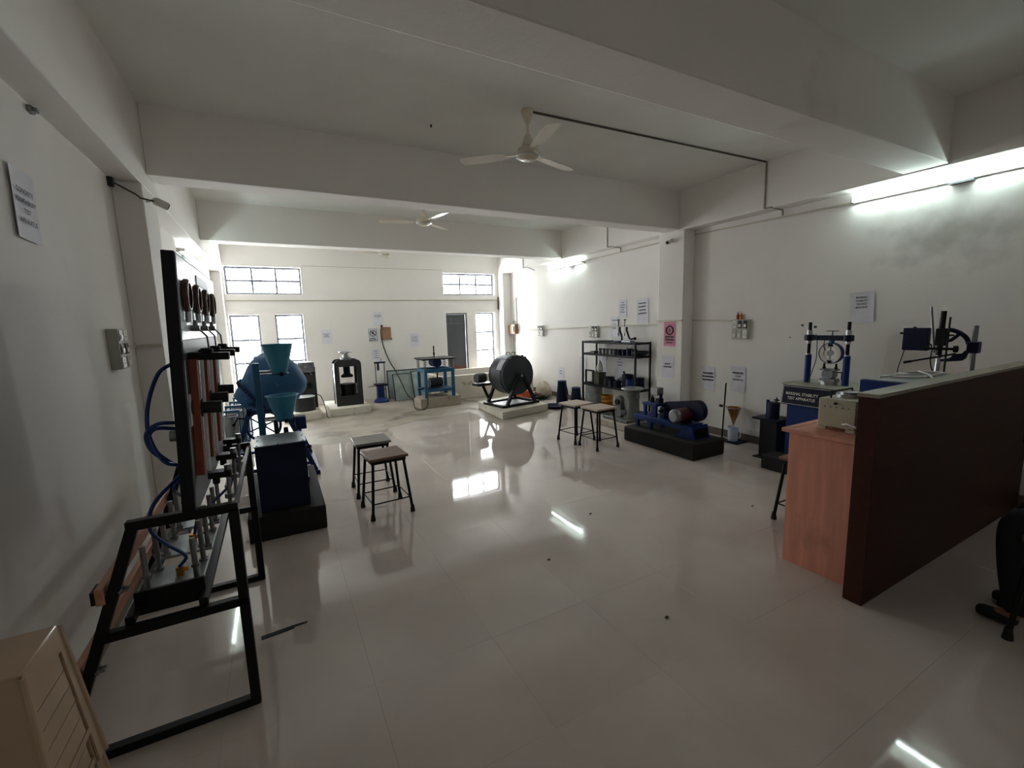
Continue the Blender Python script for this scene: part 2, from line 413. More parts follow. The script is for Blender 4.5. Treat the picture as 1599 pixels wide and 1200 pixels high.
struct('ceiling', MB().box(XL - 0.2, XR + 0.2, YN - 0.2, YB + 0.3, ZC, ZC + 0.15), ceil_m, 'flat whitewashed concrete ceiling')
struct('wall_left', MB().box(XL - 0.2, XL, YN - 0.2, YB + 0.3, 0, ZC), wall_m, 'long cream plaster wall behind the black permeability stand')
def right_wall():
    m = wall_m.copy(); m.name = 'cream_wall_paint_stained'
    nt = m.node_tree; N = nt.nodes; L = nt.links; b = N['Principled BSDF']
    src = b.inputs['Base Color'].links[0].from_socket
    geo = N.new('ShaderNodeNewGeometry'); sub = N.new('ShaderNodeVectorMath'); sub.operation = 'SUBTRACT'; sub.inputs[1].default_value = (XR, 1.72, 2.3)
    L.new(geo.outputs['Position'], sub.inputs[0])
    sc_ = N.new('ShaderNodeVectorMath'); sc_.operation = 'MULTIPLY'; sc_.inputs[1].default_value = (1, 1.5, 2.6); L.new(sub.outputs[0], sc_.inputs[0])
    ln = N.new('ShaderNodeVectorMath'); ln.operation = 'LENGTH'; L.new(sc_.outputs[0], ln.inputs[0])
    nz = N.new('ShaderNodeTexNoise'); nz.inputs['Scale'].default_value = 5; nz.inputs['Detail'].default_value = 5; L.new(geo.outputs['Position'], nz.inputs['Vector'])
    ad = N.new('ShaderNodeMath'); ad.operation = 'MULTIPLY_ADD'; ad.inputs[1].default_value = 1.6; L.new(nz.outputs['Fac'], ad.inputs[0]); L.new(ln.outputs['Value'], ad.inputs[2])
    mr = N.new('ShaderNodeMapRange'); mr.inputs[1].default_value = 1.65; mr.inputs[2].default_value = 0.85; mr.inputs[3].default_value = 0.0; mr.inputs[4].default_value = 0.45
    L.new(ad.outputs[0], mr.inputs[0])
    mx = N.new('ShaderNodeMix'); mx.data_type = 'RGBA'; L.new(mr.outputs[0], mx.inputs[0]); L.new(src, mx.inputs[6]); mx.inputs[7].default_value = (*hexc('6E6A5E'), 1)
    L.new(mx.outputs[2], b.inputs['Base Color']); return m
struct('wall_right', MB().box(XR, XR + 0.2, YN - 0.2, YB + 0.3, 0, ZC), right_wall(), 'long cream plaster wall carrying notices, with a grey damp stain')
struct('wall_near', MB().box(XL, XR, YN - 0.2, YN, 0, ZC), wall_m)
# far wall with openings
ops = (W1, W2, W3, H1, H2, DR)
xs = sorted({XL, XR, *[v for o in ops for v in o[:2]]}); zs = sorted({0.0, ZC, *[v for o in ops for v in o[2:]]})
mb = MB()
for i in range(len(xs) - 1):
    for j in range(len(zs) - 1):
        cx, cz = (xs[i] + xs[i + 1]) / 2, (zs[j] + zs[j + 1]) / 2
        if any(o[0] < cx < o[1] and o[2] < cz < o[3] for o in ops): continue
        mb.box(xs[i], xs[i + 1], YB, YB + 0.22, zs[j], zs[j + 1])
struct('wall_far', mb, wall_m, 'far cream wall with narrow louvred windows and a grey door')
# beams and pillars
def beam(name, lab, *b): return struct(name, MB().box(*b), wall_m, lab, bevel=0.008)
beam('trim_1', 'cream cross beam over the dark partition', XLB, XRB, 1.705, 2.014, ZB, ZC + 0.02)
beam('trim_2', 'cream cross beam behind the nearest ceiling fan', XLB, XRB, 4.5335, 4.80, ZB, ZC + 0.02)
beam('trim_3', 'cream cross beam in front of the far windows', XLB, XRB, 7.4216, 7.69, ZB, ZC + 0.02)
beam('trim_4', 'cream cross beam overhead behind the viewpoint', XLB, XRB, -1.12, -0.83, ZB, ZC + 0.02)
beam('trim_5', 'cream edge beam along the top of the wall behind the permeability stand', XL, XLB, YN, YB, ZBL, ZC + 0.02)
beam('trim_6', 'cream edge beam along the top of the wall with the notices', XRB, XR, YN, YB, 2.864, ZC + 0.02)
beam('trim_7', 'cream pillar between the permeability stand and the wall switch', XL, XLB, 4.305, 4.78, 0, ZBL)
beam('trim_8', 'cream pillar carrying the pink notice', XRB, XR, 4.44, 4.90, 0, 2.864)
beam('trim_9', 'cream corner pillar beside the louvred window pair', XL, XLB - 0.02, 9.98, YB, 0, ZBL)
beam('trim_10', 'cream corner pillar beside the bright narrow window', XRB, XR, 10.0, YB, 0, 2.864)
struct('baseboard_right', MB().box(XR - 0.012, XR, YN, 4.44, 0, 0.10).box(XR - 0.012, XR, 4.90, 10.0, 0, 0.10).box(XRB - 0.012, XRB, 4.43, 4.91, 0, 0.10).box(XRB - 0.012, XR, 4.428, 4.44, 0, 0.1), skirt_m)
struct('baseboard_left', MB().box(XL, XL + 0.012, YN, 4.305, 0, 0.10).box(XL, XL + 0.012, 4.78, 9.98, 0, 0.10).box(XLB, XLB + 0.012, 4.293, 4.79, 0, 0.1), skirt_m)

# windows
def window(n, lab, op, cols, rows, slats):
    x0, x1, z0, z1 = op; yf = YB + 0.12; t = 0.034
    root = bpy.data.objects.new('window_%d' % n, None); COL.objects.link(root); root.location = ((x0 + x1) / 2, yf, z0)
    props(root, lab, kind='structure')
    fr = MB().box(x0, x0 + t, yf, yf + 0.04, z0, z1).box(x1 - t, x1, yf, yf + 0.04, z0, z1).box(x0 + t, x1 - t, yf, yf + 0.04, z0, z0 + t).box(x0 + t, x1 - t, yf, yf + 0.04, z1 - t, z1)
    part(root, 'window_frame', fr, alu_frame)
    xw = (x1 - x0 - 2 * t) / cols; zh = (z1 - z0 - 2 * t) / rows
    for i in range(1, cols): part(root, 'mullion', MB().box(x0 + t + i * xw - 0.016, x0 + t + i * xw + 0.016, yf, yf + 0.04, z0 + t, z1 - t), alu_frame)
    for j in range(1, rows): part(root, 'transom', MB().box(x0 + t, x1 - t, yf - 0.003, yf + 0.032, z0 + t + j * zh - 0.017, z0 + t + j * zh + 0.017), alu_frame)
    pm = None
    for i in range(cols):
        for j in range(rows):
            for k in range(slats):
                h = (zh - 0.022) / slats; w_ = xw - 0.02
                if pm is None:
                    if slats > 1:
                        mb = MB()
                        mb.box(-w_ / 2, w_ / 2, -0.0025, 0.0025, -h * 0.54, h * 0.54)
                        mb.xf(Matrix.Rotation(math.radians(-24), 4, 'X'))
                    else: mb = MB().box(-w_ / 2, w_ / 2, -0.0025, 0.0025, -h / 2, h / 2)
                    pm = mb.mesh('pane', smooth=False); pm.materials.append(glass_m)
                o = bpy.data.objects.new('pane', pm); COL.objects.link(o); o.parent = root
                wx, wz = x0 + t + (i + 0.5) * xw, z0 + t + j * zh + 0.011 + (k + 0.5) * h
                o.location = Vector((wx, yf + 0.018, wz)) - root.location
    return root
window(1, 'narrow louvred window beside the far corner pillar, partly behind the blue mixer', W1, 1, 3, 5)
window(2, 'narrow louvred window behind the blue hopper', W2, 1, 3, 5)
window(3, 'narrow louvred window between the grey door and the corner', W3, 1, 3, 5)
window(4, 'wide six-pane high window above the louvred window pair', H1, 3, 2, 1)
window(5, 'wide six-pane high window above the grey door', H2, 3, 2, 1)
# grey door, slightly ajar
dr = bpy.data.objects.new('door_1', None); COL.objects.link(dr); dr.location = (DR[0], YB + 0.1, 0); props(dr, 'dark grey steel door standing slightly open', kind='structure')
part(dr, 'door_frame', MB().box(DR[0], DR[0] + 0.025, YB + 0.06, YB + 0.14, 0, DR[3]).box(DR[1] - 0.025, DR[1], YB + 0.06, YB + 0.14, 0, DR[3]).box(DR[0] + 0.025, DR[1] - 0.025, YB + 0.06, YB + 0.14, DR[3] - 0.03, DR[3]), alu_frame)
leaf = part(dr, 'door_leaf', MB().box(DR[0] + 0.026, DR[1] - 0.034, YB + 0.07, YB + 0.10, 0.01, DR[3] - 0.031), door_m, bevel=0.003)
rv = MB()  # pale studs standing in for daylight showing through small holes in the leaf
for k in range(9): rv.cyl((DR[0] + 0.05 + k * 0.048, YB + 0.070, 1.66), (DR[0] + 0.05 + k * 0.048, YB + 0.064, 1.66), 0.006, n=8)
for k in range(4): rv.cyl((DR[0] + 0.14 + 0.01 * (k % 2), YB + 0.070, 1.68 + k * 0.035), (DR[0] + 0.14 + 0.01 * (k % 2), YB + 0.064, 1.68 + k * 0.035), 0.006, n=8)
part(leaf, 'light_dots', rv, steel)
part(leaf, 'kick_panel', MB().box(DR[0] + 0.06, DR[1] - 0.09, YB + 0.066, YB + 0.0705, 0.05, 0.62), mat('rust_brown_panel', '6E4038', 0.7), 'rusty lower panel')

# ================================================================== PERMEABILITY STAND (near, along the left wall)
LEAN = math.radians(2.4)
pa = thing('permeability_apparatus', 'tall black permeability stand with gauge panel, brown columns and blue hoses near the wall', 'apparatus', (-0.5, 2.66, 0))
T = 0.038
for y in (2.11, 3.22):
    part(pa, 'front_leg', MB().box(-0.235, -0.197, y - T / 2, y + T / 2, 0, 0.92), black_metal, bevel=0.004)
    part(pa, 'back_leg', MB().bar((-0.862, y, 0.0), (-0.548, y, 0.905), T, T, (0, 1, 0)), black_metal, bevel=0.003)
    part(pa, 'top_rail', MB().box(-0.565, -0.198, y - T / 2, y + T / 2, 0.90, 0.938), black_metal, bevel=0.004)
    part(pa, 'foot_rail', MB().box(-0.88, -0.20, y - T / 2 - 0.002, y + T / 2 + 0.002, 0, 0.036), black_metal, bevel=0.004)
    part(pa, 'middle_rail', MB().box(-0.70, -0.20, y - T / 2, y + T / 2, 0.478, 0.515), black_metal, bevel=0.004)
for x in (-0.60, -0.36):
    part(pa, 'tray_rail', MB().box(x - 0.016, x + 0.016, 2.12, 3.21, 0.515, 0.545), black_metal, bevel=0.003)
part(pa, 'tray_end', MB().box(-0.60, -0.36, 2.20, 2.215, 0.50, 0.60), black_metal)
part(pa, 'top_tie', MB().box(-0.215, -0.20, 2.13, 3.20, 0.905, 0.925), black_metal)
for zz, ww in ((0.67, 0.065), (0.37, 0.06)):
    dx = -0.862 + 0.314 * zz / 0.905
    r_ = part(pa, 'timber_rail', MB().box(dx - 0.05, dx - 0.022, 2.085, 3.75 if zz > 0.5 else 3.4, zz - ww / 2, zz + ww / 2), pink_wood, 'pinkish brown plank bolted behind the legs', bevel=0.003)
    for k in range(2):
        part(r_, 'bolt', MB().cyl((dx - 0.06, 2.10 + k * 0.025, zz), (dx + 0.045, 2.10 + k * 0.025, zz), 0.006, n=8).cyl((dx + 0.018, 2.10 + k * 0.025, zz), (dx + 0.028, 2.10 + k * 0.025, zz), 0.011, n=6), dull_steel)
    part(r_, 'end_plate', MB().box(dx - 0.062, dx - 0.05, 2.085, 2.16, zz - 0.025, zz + 0.025), black_metal)
# steel cell trays with rods
for k, y in enumerate((2.36, 2.72, 3.06)):
    tr = part(pa, 'cell_plate', MB().box(-0.585, -0.375, y - 0.125, y + 0.125, 0.546, 0.560), galv, 'steel cell plate', bevel=0.003)
    for sx in (-0.565, -0.395):
        for s in (-1, 1):
            yy = y + s * 0.10
            part(tr, 'rod', MB().cyl((sx, yy, 0.56), (sx, yy, 0.76 + 0.02 * random.random()), 0.011, n=10).cyl((sx, yy, 0.56), (sx, yy, 0.572), 0.02, n=6).cyl((sx, yy, 0.63), (sx, yy, 0.642), 0.016, n=6), dull_steel)
    part(tr, 'brass_fitting', MB().cyl((-0.47, y, 0.56), (-0.47, y, 0.60), 0.016, n=8).cyl((-0.47, y, 0.58), (-0.44, y, 0.585), 0.010, n=8), brass, 'brass hose fitting')
# gauge panel, leaning a little
LM = Matrix.Translation((-0.358, 0, 0.93)) @ Matrix.Rotation(LEAN, 4, 'Y') @ Matrix.Translation((0.358, 0, -0.93))
def L_(mb): return mb.xf(LM)
FX = -0.345      # front face of the panel before leaning
PY0, PY1 = 2.10, 3.30
panel = part(pa, 'gauge_panel', L_(MB().box(FX - 0.042, FX, PY0, PY1, 0.90, 1.955)), mat('panel_black_navy', '0B0D16', 0.5, spec=0.25), 'dark steel panel with pale front', bevel=0.004)
part(panel, 'panel_front', L_(MB().box(FX, FX + 0.003, PY0 + 0.01, PY1 - 0.01, 1.62, 1.945)), silver_panel, 'pale upper face')
part(panel, 'panel_lower_front', L_(MB().box(FX, FX + 0.003, PY0 + 0.01, PY1 - 0.01, 0.91, 1.615)), mat('panel_lower_grey', '4A4E55', 0.45), 'grey lower face')
part(panel, 'name_plate', L_(MB().box(FX + 0.003, FX + 0.006, 2.58, 2.98, 1.87, 1.915)), mat('blue_grey_plate', '5E6C86', 0.4), 'blue grey name plate')
part(panel, 'dial_card', L_(MB().box(FX + 0.003, FX + 0.006, 2.14, 2.24, 1.27, 1.40)), paper_m, 'white card with a round mark')
part(panel, 'card_mark', L_(MB().ring((FX + 0.0075, 2.19, 1.345), 0.028, 0.004, (1, 0, 0), 20, 6)), ink)
for y in (2.20, 2.47, 2.755, 3.05):
    g = part(pa, 'pressure_gauge', L_(MB().shell([(0.060, 0), (0.066, 0.006), (0.066, 0.018), (0.058, 0.024)], 0.007, (FX + 0.004, y, 1.795), (1, 0, 0), 30)), mat('brown_gauge_rim', '4A332B', 0.3, metal=0.4), 'round brown-rimmed gauge')
    part(g, 'dial', L_(MB().cyl((FX + 0.008, y, 1.795), (FX + 0.016, y, 1.795), 0.056, n=28)), dial_face, 'maroon dial')
    part(g, 'needle', L_(MB().bar((FX + 0.019, y - 0.01, 1.78), (FX + 0.019, y + 0.03, 1.825), 0.004, 0.003)), white_pl)
    part(g, 'stem', L_(MB().cyl((FX + 0.016, y, 1.733), (FX + 0.016, y, 1.69), 0.011, n=10)), steel)
for y in (2.33, 2.61, 2.90):
    v = part(pa, 'valve', L_(MB().cyl((FX + 0.003, y, 1.665), (FX + 0.035, y, 1.665), 0.013, n=10).cyl((FX + 0.02, y, 1.665), (FX + 0.02, y, 1.70), 0.009, n=8)), dull_steel)
    part(v, 'lever', L_(MB().tube([(FX + 0.03, y, 1.665), (FX + 0.055, y + 0.03, 1.63), (FX + 0.06, y + 0.035, 1.56)], 0.004)), dull_steel)
for k, y in enumerate((2.22, 2.52, 2.86)):
    c = part(pa, 'column_board', L_(MB().box(FX + 0.004, FX + 0.034, y - 0.04, y + 0.04, 1.055, 1.54)), brown_wood, 'red brown backing bar', bevel=0.002)
    part(c, 'glass_tube', L_(MB().cyl((FX + 0.045, y, 1.06), (FX + 0.045, y, 1.535), 0.007, n=14)), tube_glass, 'clear sight tube')
    part(c, 'scale_strip', L_(MB().box(FX + 0.034, FX + 0.037, y - 0.015, y + 0.015, 1.07, 1.53)), steel)
    part(c, 'top_bracket', L_(MB().box(FX + 0.003, FX + 0.145, y - 0.03, y + 0.03, 1.536, 1.566).cyl((FX + 0.066, y, 1.566), (FX + 0.066, y, 1.583), 0.022, n=12)), black_metal, bevel=0.003)
    part(c, 'bottom_bracket', L_(MB().box(FX + 0.04, FX + 0.125, y - 0.03, y + 0.03, 1.03, 1.056).cyl((FX + 0.066, y, 1.0), (FX + 0.066, y, 1.03), 0.014, n=10)), black_metal, bevel=0.003)
    kn = part(c, 'regulator_knob', L_(MB().cyl((FX + 0.04, y, 1.335), (FX + 0.105, y, 1.335), 0.025, n=18).cyl((FX + 0.026, y, 1.335), (FX + 0.04, y, 1.335), 0.038, n=18)), dark_metal)
    part(c, 'drain_rod', L_(MB().cyl((FX + 0.11, y, 0.80), (FX + 0.11, y, 1.03), 0.008, n=10).cyl((FX + 0.11, y, 0.93), (FX + 0.11, y, 0.95), 0.018, n=8).cyl((FX + 0.11, y, 1.05), (FX + 0.11, y, 1.08), 0.014, n=8)), dull_steel)
part(panel, 'back_knob', L_(MB().cyl((FX - 0.042, 2.19, 1.23), (FX - 0.075, 2.19, 1.23), 0.022, n=14)), dull_steel)
XB = FX - 0.04
def hose(pts): part(pa, 'hose', MB().tube(smooth_path(pts), 0.0075, 8), hose_blue, 'blue plastic hose')
hose([(XB, 2.3, 1.52), (XB - 0.05, 2.28, 1.48), (XB - 0.085, 2.22, 1.36), (XB - 0.09, 2.2, 1.24), (XB - 0.055, 2.2, 1.13), (XB, 2.22, 1.10)])
hose([(XB, 2.22, 1.28), (XB - 0.06, 2.2, 1.285), (XB - 0.10, 2.2, 1.245), (XB - 0.09, 2.22, 1.17), (XB - 0.03, 2.24, 1.105), (XB, 2.26, 1.09)])
hose([(XB, 2.24, 1.25), (XB - 0.07, 2.21, 1.265), (XB - 0.095, 2.21, 1.22), (XB - 0.06, 2.22, 1.14), (XB, 2.25, 1.075)])
hose([(XB, 2.4, 1.05), (XB - 0.045, 2.28, 1.02), (XB - 0.11, 2.2, 0.955), (XB - 0.125, 2.18, 0.86), (XB - 0.09, 2.24, 0.76), (XB - 0.05, 2.32, 0.66), (-0.47, 2.36, 0.60)])
hose([(XB, 2.42, 1.03), (XB - 0.06, 2.34, 0.975), (XB - 0.06, 2.45, 0.9), (XB - 0.02, 2.6, 0.82), (-0.46, 2.72, 0.60)])
hose([(FX + 0.01, 2.5, 0.98), (FX + 0.07, 2.55, 0.93), (FX + 0.06, 2.7, 0.83), (-0.46, 3.06, 0.60)])

# fallen strip of sealant on a tile joint by the stand
solo('floor_strip', MB().prism([(-0.205, 2.548), (-0.05, 2.562), (-0.045, 2.575), (0.02, 2.578), (0.02, 2.588), (-0.05, 2.59), (-0.21, 2.578)], 0.0, 0.004), black_metal, 'thin dark strip lying on the floor beside the black stand', 'strip', (-0.1, 2.57, 0))

# ================================================================== STACK OF PLASTIC STOOLS (bottom left corner)
def plastic_stool(z_top, lab, first):
    h = 0.46; t = thing('plastic_stool', lab, 'stool', (-0.765, 1.50, z_top - h), 0.0, 'nested beige plastic stools')
    a, b, q, s_ = 0.165, 0.105, 0.225, 0.165      # half sizes x,y: top, bottom
    a = 0.16; top = [(-a, -b), (a, -b), (a, b), (-a, b)]; q = 0.195; s_ = 0.15; bot = [(-q + 0.06, -s_), (q, -s_), (q, s_), (-q + 0.06, s_)]
    zt = h; th = 0.006
    part(t, 'seat', MB().box(-a, a, -b, b, zt - 0.012, zt), beige_pl, local=True, bevel=0.006)
    def side(p0, p1, b0, b1, nx_, ny_, slots):
        """tapered side panel between seat edge p0-p1 and foot line b0-b1 with horizontal slots and an arched foot"""
        mb = MB(); n = Vector((nx_, ny_, 0)) * th
        def pt(u, v): return Vector((*p0, zt - 0.004)).lerp(Vector((*p1, zt - 0.004)), u).lerp(Vector((*b0, 0)).lerp(Vector((*b1, 0)), u), v)
        def slab(u0, u1, v0, v1, off=0.0):
            q_ = [pt(u0, v0), pt(u1, v0), pt(u1, v1), pt(u0, v1)]; o_ = Vector((nx_, ny_, 0)) * off
            mb._add([p + o_ for p in q_] + [p + o_ - n for p in q_], [(0, 1, 2, 3), (7, 6, 5, 4), (0, 4, 5, 1), (1, 5, 6, 2), (2, 6, 7, 3), (3, 7, 4, 0)])
        slab(0, 0.12, 0, 1); slab(0.86, 1, 0, 1); slab(0.12, 0.86, 0, 0.14)
        if slots:
            for k in range(5): slab(0.12, 0.81, 0.14 + k * 0.118, 0.14 + k * 0.118 + 0.112, -0.002)
        else: slab(0.12, 0.86, 0.14, 0.73)
        slab(0.12, 0.86, 0.73, 0.77)
        return mb
    part(t, 'slatted_side', side(top[1], top[2], bot[1], bot[2], 1, 0, True), beige_pl, local=True)
    part(t, 'slatted_side', side(top[3], top[0], bot[3], bot[0], -1, 0, True), beige_pl, local=True)
    part(t, 'plain_side', side(top[0], top[1], bot[0], bot[1], 0, -1, False), beige_pl, local=True)
    part(t, 'plain_side', side(top[2], top[3], bot[2], bot[3], 0, 1, False), beige_pl, local=True)
    for (x0_, y0_), (x1_, y1_) in zip(top, bot): part(t, 'corner_rim', MB().tube([(x0_, y0_, zt - 0.01), (x1_, y1_, 0.0)], 0.008, 8), beige_pl, local=True)
    return t
for k, lab in enumerate(('beige plastic stool at the foot of the nested stack', 'beige plastic stool second from the floor in the nested stack', 'beige plastic stool third from the floor in the nested stack', 'beige plastic stool second from the top of the nested stack', 'beige slotted plastic stool on top of the stack by the wall')):
    plastic_stool(0.46 + k * 0.0975, lab, k == 0)

# ================================================================== BLUE CABINET ON BLACK PLINTH
solo('machine_plinth', MB().box(-0.31, 0.25, 3.80, 5.05, 0, 0.20), black_block, 'black painted concrete plinth under the dark blue cabinet', 'plinth', (-0.03, 4.4, 0), bevel=0.012)
cb = thing('motor_cabinet', 'dark blue steel cabinet with pale flat top on black plinth', 'cabinet', (-0.03, 4.08, 0.20))
part(cb, 'body', MB().box(-0.215, 0.145, 3.885, 4.275, 0.20, 0.738), dblue, bevel=0.004)
part(cb, 'top_plate', MB().box(-0.222, 0.152, 3.875, 4.285, 0.738, 0.746), mat('grey_top_plate', '7E8890', 0.35, metal=0.3), 'pale grey top plate', bevel=0.002)
for x, y in ((-0.20, 3.90), (0.13, 3.90), (-0.20, 4.26), (0.13, 4.26), (-0.05, 3.89), (0.13, 4.08), (-0.20, 4.08)):
    part(cb, 'screw', MB().cyl((x, y, 0.746), (x, y, 0.750), 0.006, n=8), dark_metal)
part(cb, 'knob', MB().cyl((0.145, 4.0, 0.66), (0.175, 4.0, 0.66), 0.010, n=10).ball((0.178, 4.0, 0.66), 0.018), dark_pl)

# compaction factor apparatus (two hoppers)
cf = thing('hopper_apparatus', 'teal blue stand with two conical hoppers one above the other', 'apparatus', (0.0, 4.72, 0.20))
part(cf, 'base', MB().box(-0.21, 0.18, 4.52, 4.92, 0.20, 0.235), frame_blue, bevel=0.004)
part(cf, 'post', MB().box(-0.205, -0.15, 4.70, 4.74, 0.235, 1.34), teal, bevel=0.003)
for z0, z1, r1, r0 in ((1.235, 1.505, 0.132, 0.066), (0.79, 1.02, 0.134, 0.072)):
    h = part(cf, 'hopper', MB().shell([(r0, z0), (r1, z1 - 0.004), (r1 + 0.012, z1), (r1 + 0.012, z1 + 0.005)], 0.004, (0.015, 4.72, 0)), mat('hopper_teal', '2A7C9C', 0.45), 'teal conical hopper')
    part(h, 'trap_door', MB().cyl((0.015, 4.72, z0 - 0.012), (0.015, 4.72, z0), r0 + 0.012, n=24), frame_blue)
    part(h, 'arm', MB().bar((-0.16, 4.72, z0 + 0.02), (-0.045, 4.72, z0 + 0.02), 0.03, 0.02).bar((-0.16, 4.74, z0 - 0.005), (-0.03, 4.74, z0 - 0.005), 0.012, 0.012), dull_steel)
    part(h, 'latch', MB().cyl((0.03, 4.65, z0 - 0.005), (0.03, 4.62, z0 - 0.005), 0.018, n=12), black_metal)
part(cf, 'cylinder', MB().cyl((0.015, 4.72, 0.235), (0.015, 4.72, 0.52), 0.078, n=24), frame_blue)
part(cf, 'clamp_box', MB().box(0.11, 0.2, 4.66, 4.76, 0.68, 0.80), frame_blue, bevel=0.004)
part(cf, 'spring_guide', MB().cyl((0.09, 4.70, 0.52), (0.09, 4.70, 0.79), 0.006, n=8).cyl((-0.06, 4.72, 0.52), (-0.06, 4.72, 0.78), 0.02, n=8).cyl((0.02, 4.74, 0.52), (0.02, 4.74, 0.70), 0.03, 0.02, n=10), black_metal)

# tilted drum mixer
mx_ = thing('concrete_mixer', 'large blue tilted drum mixer on an A-frame with a spoked wheel', 'mixer', (-0.15, 5.75, 0))
ax = Vector((0.78, 0.05, 0.62)).normalized(); m0 = Vector((-0.375, 5.85, 0.79))
drum = part(mx_, 'drum', MB().shell([(0.15, 0.0), (0.165, 0.02), (0.21, 0.14), (0.30, 0.33), (0.322, 0.40), (0.326, 0.46), (0.322, 0.54), (0.30, 0.61), (0.24, 0.68), (0.10, 0.72), (0.001, 0.725)], 0.006, m0, ax, 36), mixer_blue, 'blue conical drum')
part(drum, 'gear_ring', MB().lathe([(0.19, 0.12), (0.236, 0.12), (0.236, 0.155), (0.19, 0.155)], m0, ax, 40, True), frame_blue)
tm = MB()
for k in range(36):
    t = 2 * math.pi * k / 36; a_ = ax.cross(Vector((0, 0, 1))).normalized(); b_ = ax.cross(a_).normalized()
    p = m0 + ax * 0.137 + (a_ * math.cos(t) + b_ * math.sin(t)) * 0.238; tm.bar(p - ax * 0.014, p + ax * 0.014, 0.014, 0.012)
part(drum, 'gear_teeth', tm, black_metal)
part(drum, 'rib', MB().lathe([(0.31, 0.44), (0.336, 0.44), (0.336, 0.48), (0.31, 0.48)], m0, ax, 40, True), mixer_blue)
part(drum, 'rim_roller', MB().cyl(m0 + ax * 0.13 + Vector((-0.14, 0, 0.18)), m0 + ax * 0.19 + Vector((-0.14, 0, 0.18)), 0.02, n=12), mixer_blue)
for y in (5.36, 6.2):
    part(mx_, 'leg', MB().bar((-0.57, y, 0.0), (-0.30, y, 0.80), 0.05, 0.05), frame_blue, bevel=0.004)
    part(mx_, 'leg', MB().bar((0.30, y, 0.0), (0.02, y, 0.80), 0.05, 0.05), frame_blue, bevel=0.004)
    part(mx_, 'cross_tie', MB().bar((-0.52, y, 0.14), (0.25, y, 0.14), 0.035, 0.035), frame_blue)
part(mx_, 'head_beam', MB().bar((-0.30, 5.34, 0.80), (-0.30, 6.22, 0.80), 0.05, 0.05).bar((-0.32, 5.36, 0.78), (0.04, 5.36, 0.78), 0.05, 0.05), frame_blue)
for x in (-0.57, 0.30): part(mx_, 'skid', MB().bar((x, 5.3, 0.025), (x, 6.25, 0.025), 0.05, 0.05), frame_blue)
wh = part(mx_, 'hand_wheel', MB().ring((-0.19, 5.48, 0.60), 0.165, 0.014, (0, 1, 0), 36), frame_blue, 'spoked tilting wheel')
spk = MB()
for k in range(6):
    t = math.radians(20 + 60 * k); spk.cyl((-0.19, 5.48, 0.60), (-0.19 + 0.16 * math.cos(t), 5.48, 0.60 + 0.16 * math.sin(t)), 0.007, n=8)
part(wh, 'spokes', spk, frame_blue)
part(wh, 'hub', MB().cyl((-0.19, 5.44, 0.60), (-0.19, 5.56, 0.60), 0.028, n=14), black_metal)
part(mx_, 'motor', MB().cyl((-0.50, 5.30, 0.22), (-0.32, 5.30, 0.22), 0.06, n=18).box(-0.48, -0.34, 5.25, 5.35, 0.13, 0.17), motor_grey, 'dark electric motor')
part(mx_, 'lever', MB().tube([(-0.34, 5.45, 0.70), (-0.42, 5.42, 0.72), (-0.46, 5.40, 0.66)], 0.010).ball((-0.46, 5.40, 0.66), 0.02), black_metal)

# row of steel moulds by the left wall, beyond the stand
for k in range(4):
    x, y = -0.60 + 0.02 * k, 6.75 + 0.42 * k
    t = thing('cylinder_mould', ['steel cylinder mould with blue clamps nearest the gauge panel', 'steel cylinder mould second in the row by the wall', 'steel cylinder mould third in the row by the wall', 'steel cylinder mould farthest in the row by the wall'][k], 'mould', (x, y, 0), 0, 'steel moulds by the wall')
    part(t, 'base_plate', MB().box(x - 0.11, x + 0.11, y - 0.11, y + 0.11, 0, 0.02), frame_blue)
    part(t, 'cylinder', MB().shell([(0.08, 0.02), (0.08, 0.34), (0.09, 0.345), (0.09, 0.36)], 0.008, (x, y, 0)), dull_steel)
    part(t, 'collar', MB().shell([(0.085, 0.361), (0.085, 0.52), (0.095, 0.525), (0.095, 0.54)], 0.008, (x, y, 0)), dull_steel)
    for sx in (-1, 1): part(t, 'tie_rod', MB().cyl((x + sx * 0.10, y - 0.02, 0.02), (x + sx * 0.10, y - 0.02, 0.60), 0.012, n=10), teal)
    part(t, 'yoke', MB().bar((x - 0.11, y - 0.02, 0.60), (x + 0.11, y - 0.02, 0.60), 0.03, 0.03), teal)

# ================================================================== FAR END OF THE ROOM
# grey tank unit beside the louvred windows
solo('machine_plinth', MB().box(0.02, 0.64, 8.60, 9.75, 0, 0.15), white_block, 'white concrete plinth under the grey pump unit', 'plinth', (0.33, 9.15, 0), bevel=0.012)
gm = thing('pump_unit', 'grey pump cabinet with a round white-topped drum in front', 'machine', (0.35, 9.1, 0.15))
part(gm, 'cabinet', MB().prism([(9.05, 0.15), (9.55, 0.15), (9.55, 1.0), (9.22, 1.0), (9.05, 0.80)], 0.30, 0.62, 'YZ'), press_m, bevel=0.006)
part(gm, 'side_panel', MB().box(0.62, 0.626, 9.08, 9.53, 0.18, 0.92), dblue, 'dark blue side')
part(gm, 'head_cover', MB().box(0.33, 0.61, 9.0, 9.25, 0.83, 1.02), dull_steel, 'pale head cover', bevel=0.01)
part(gm, 'port', MB().ring((0.50, 9.045, 0.58), 0.05, 0.012, (0, 1, 0), 24).cyl((0.50, 9.052, 0.58), (0.50, 9.046, 0.58), 0.04, n=20), black_metal)
part(gm, 'dial', MB().cyl((0.46, 9.0, 0.93), (0.46, 8.985, 0.93), 0.03, n=18), steel)
part(gm, 'pipe', MB().tube(smooth_path([(0.22, 9.02, 0.88), (0.38, 8.99, 0.9), (0.5, 8.98, 0.86), (0.56, 9.0, 0.78)]), 0.008), dull_steel)
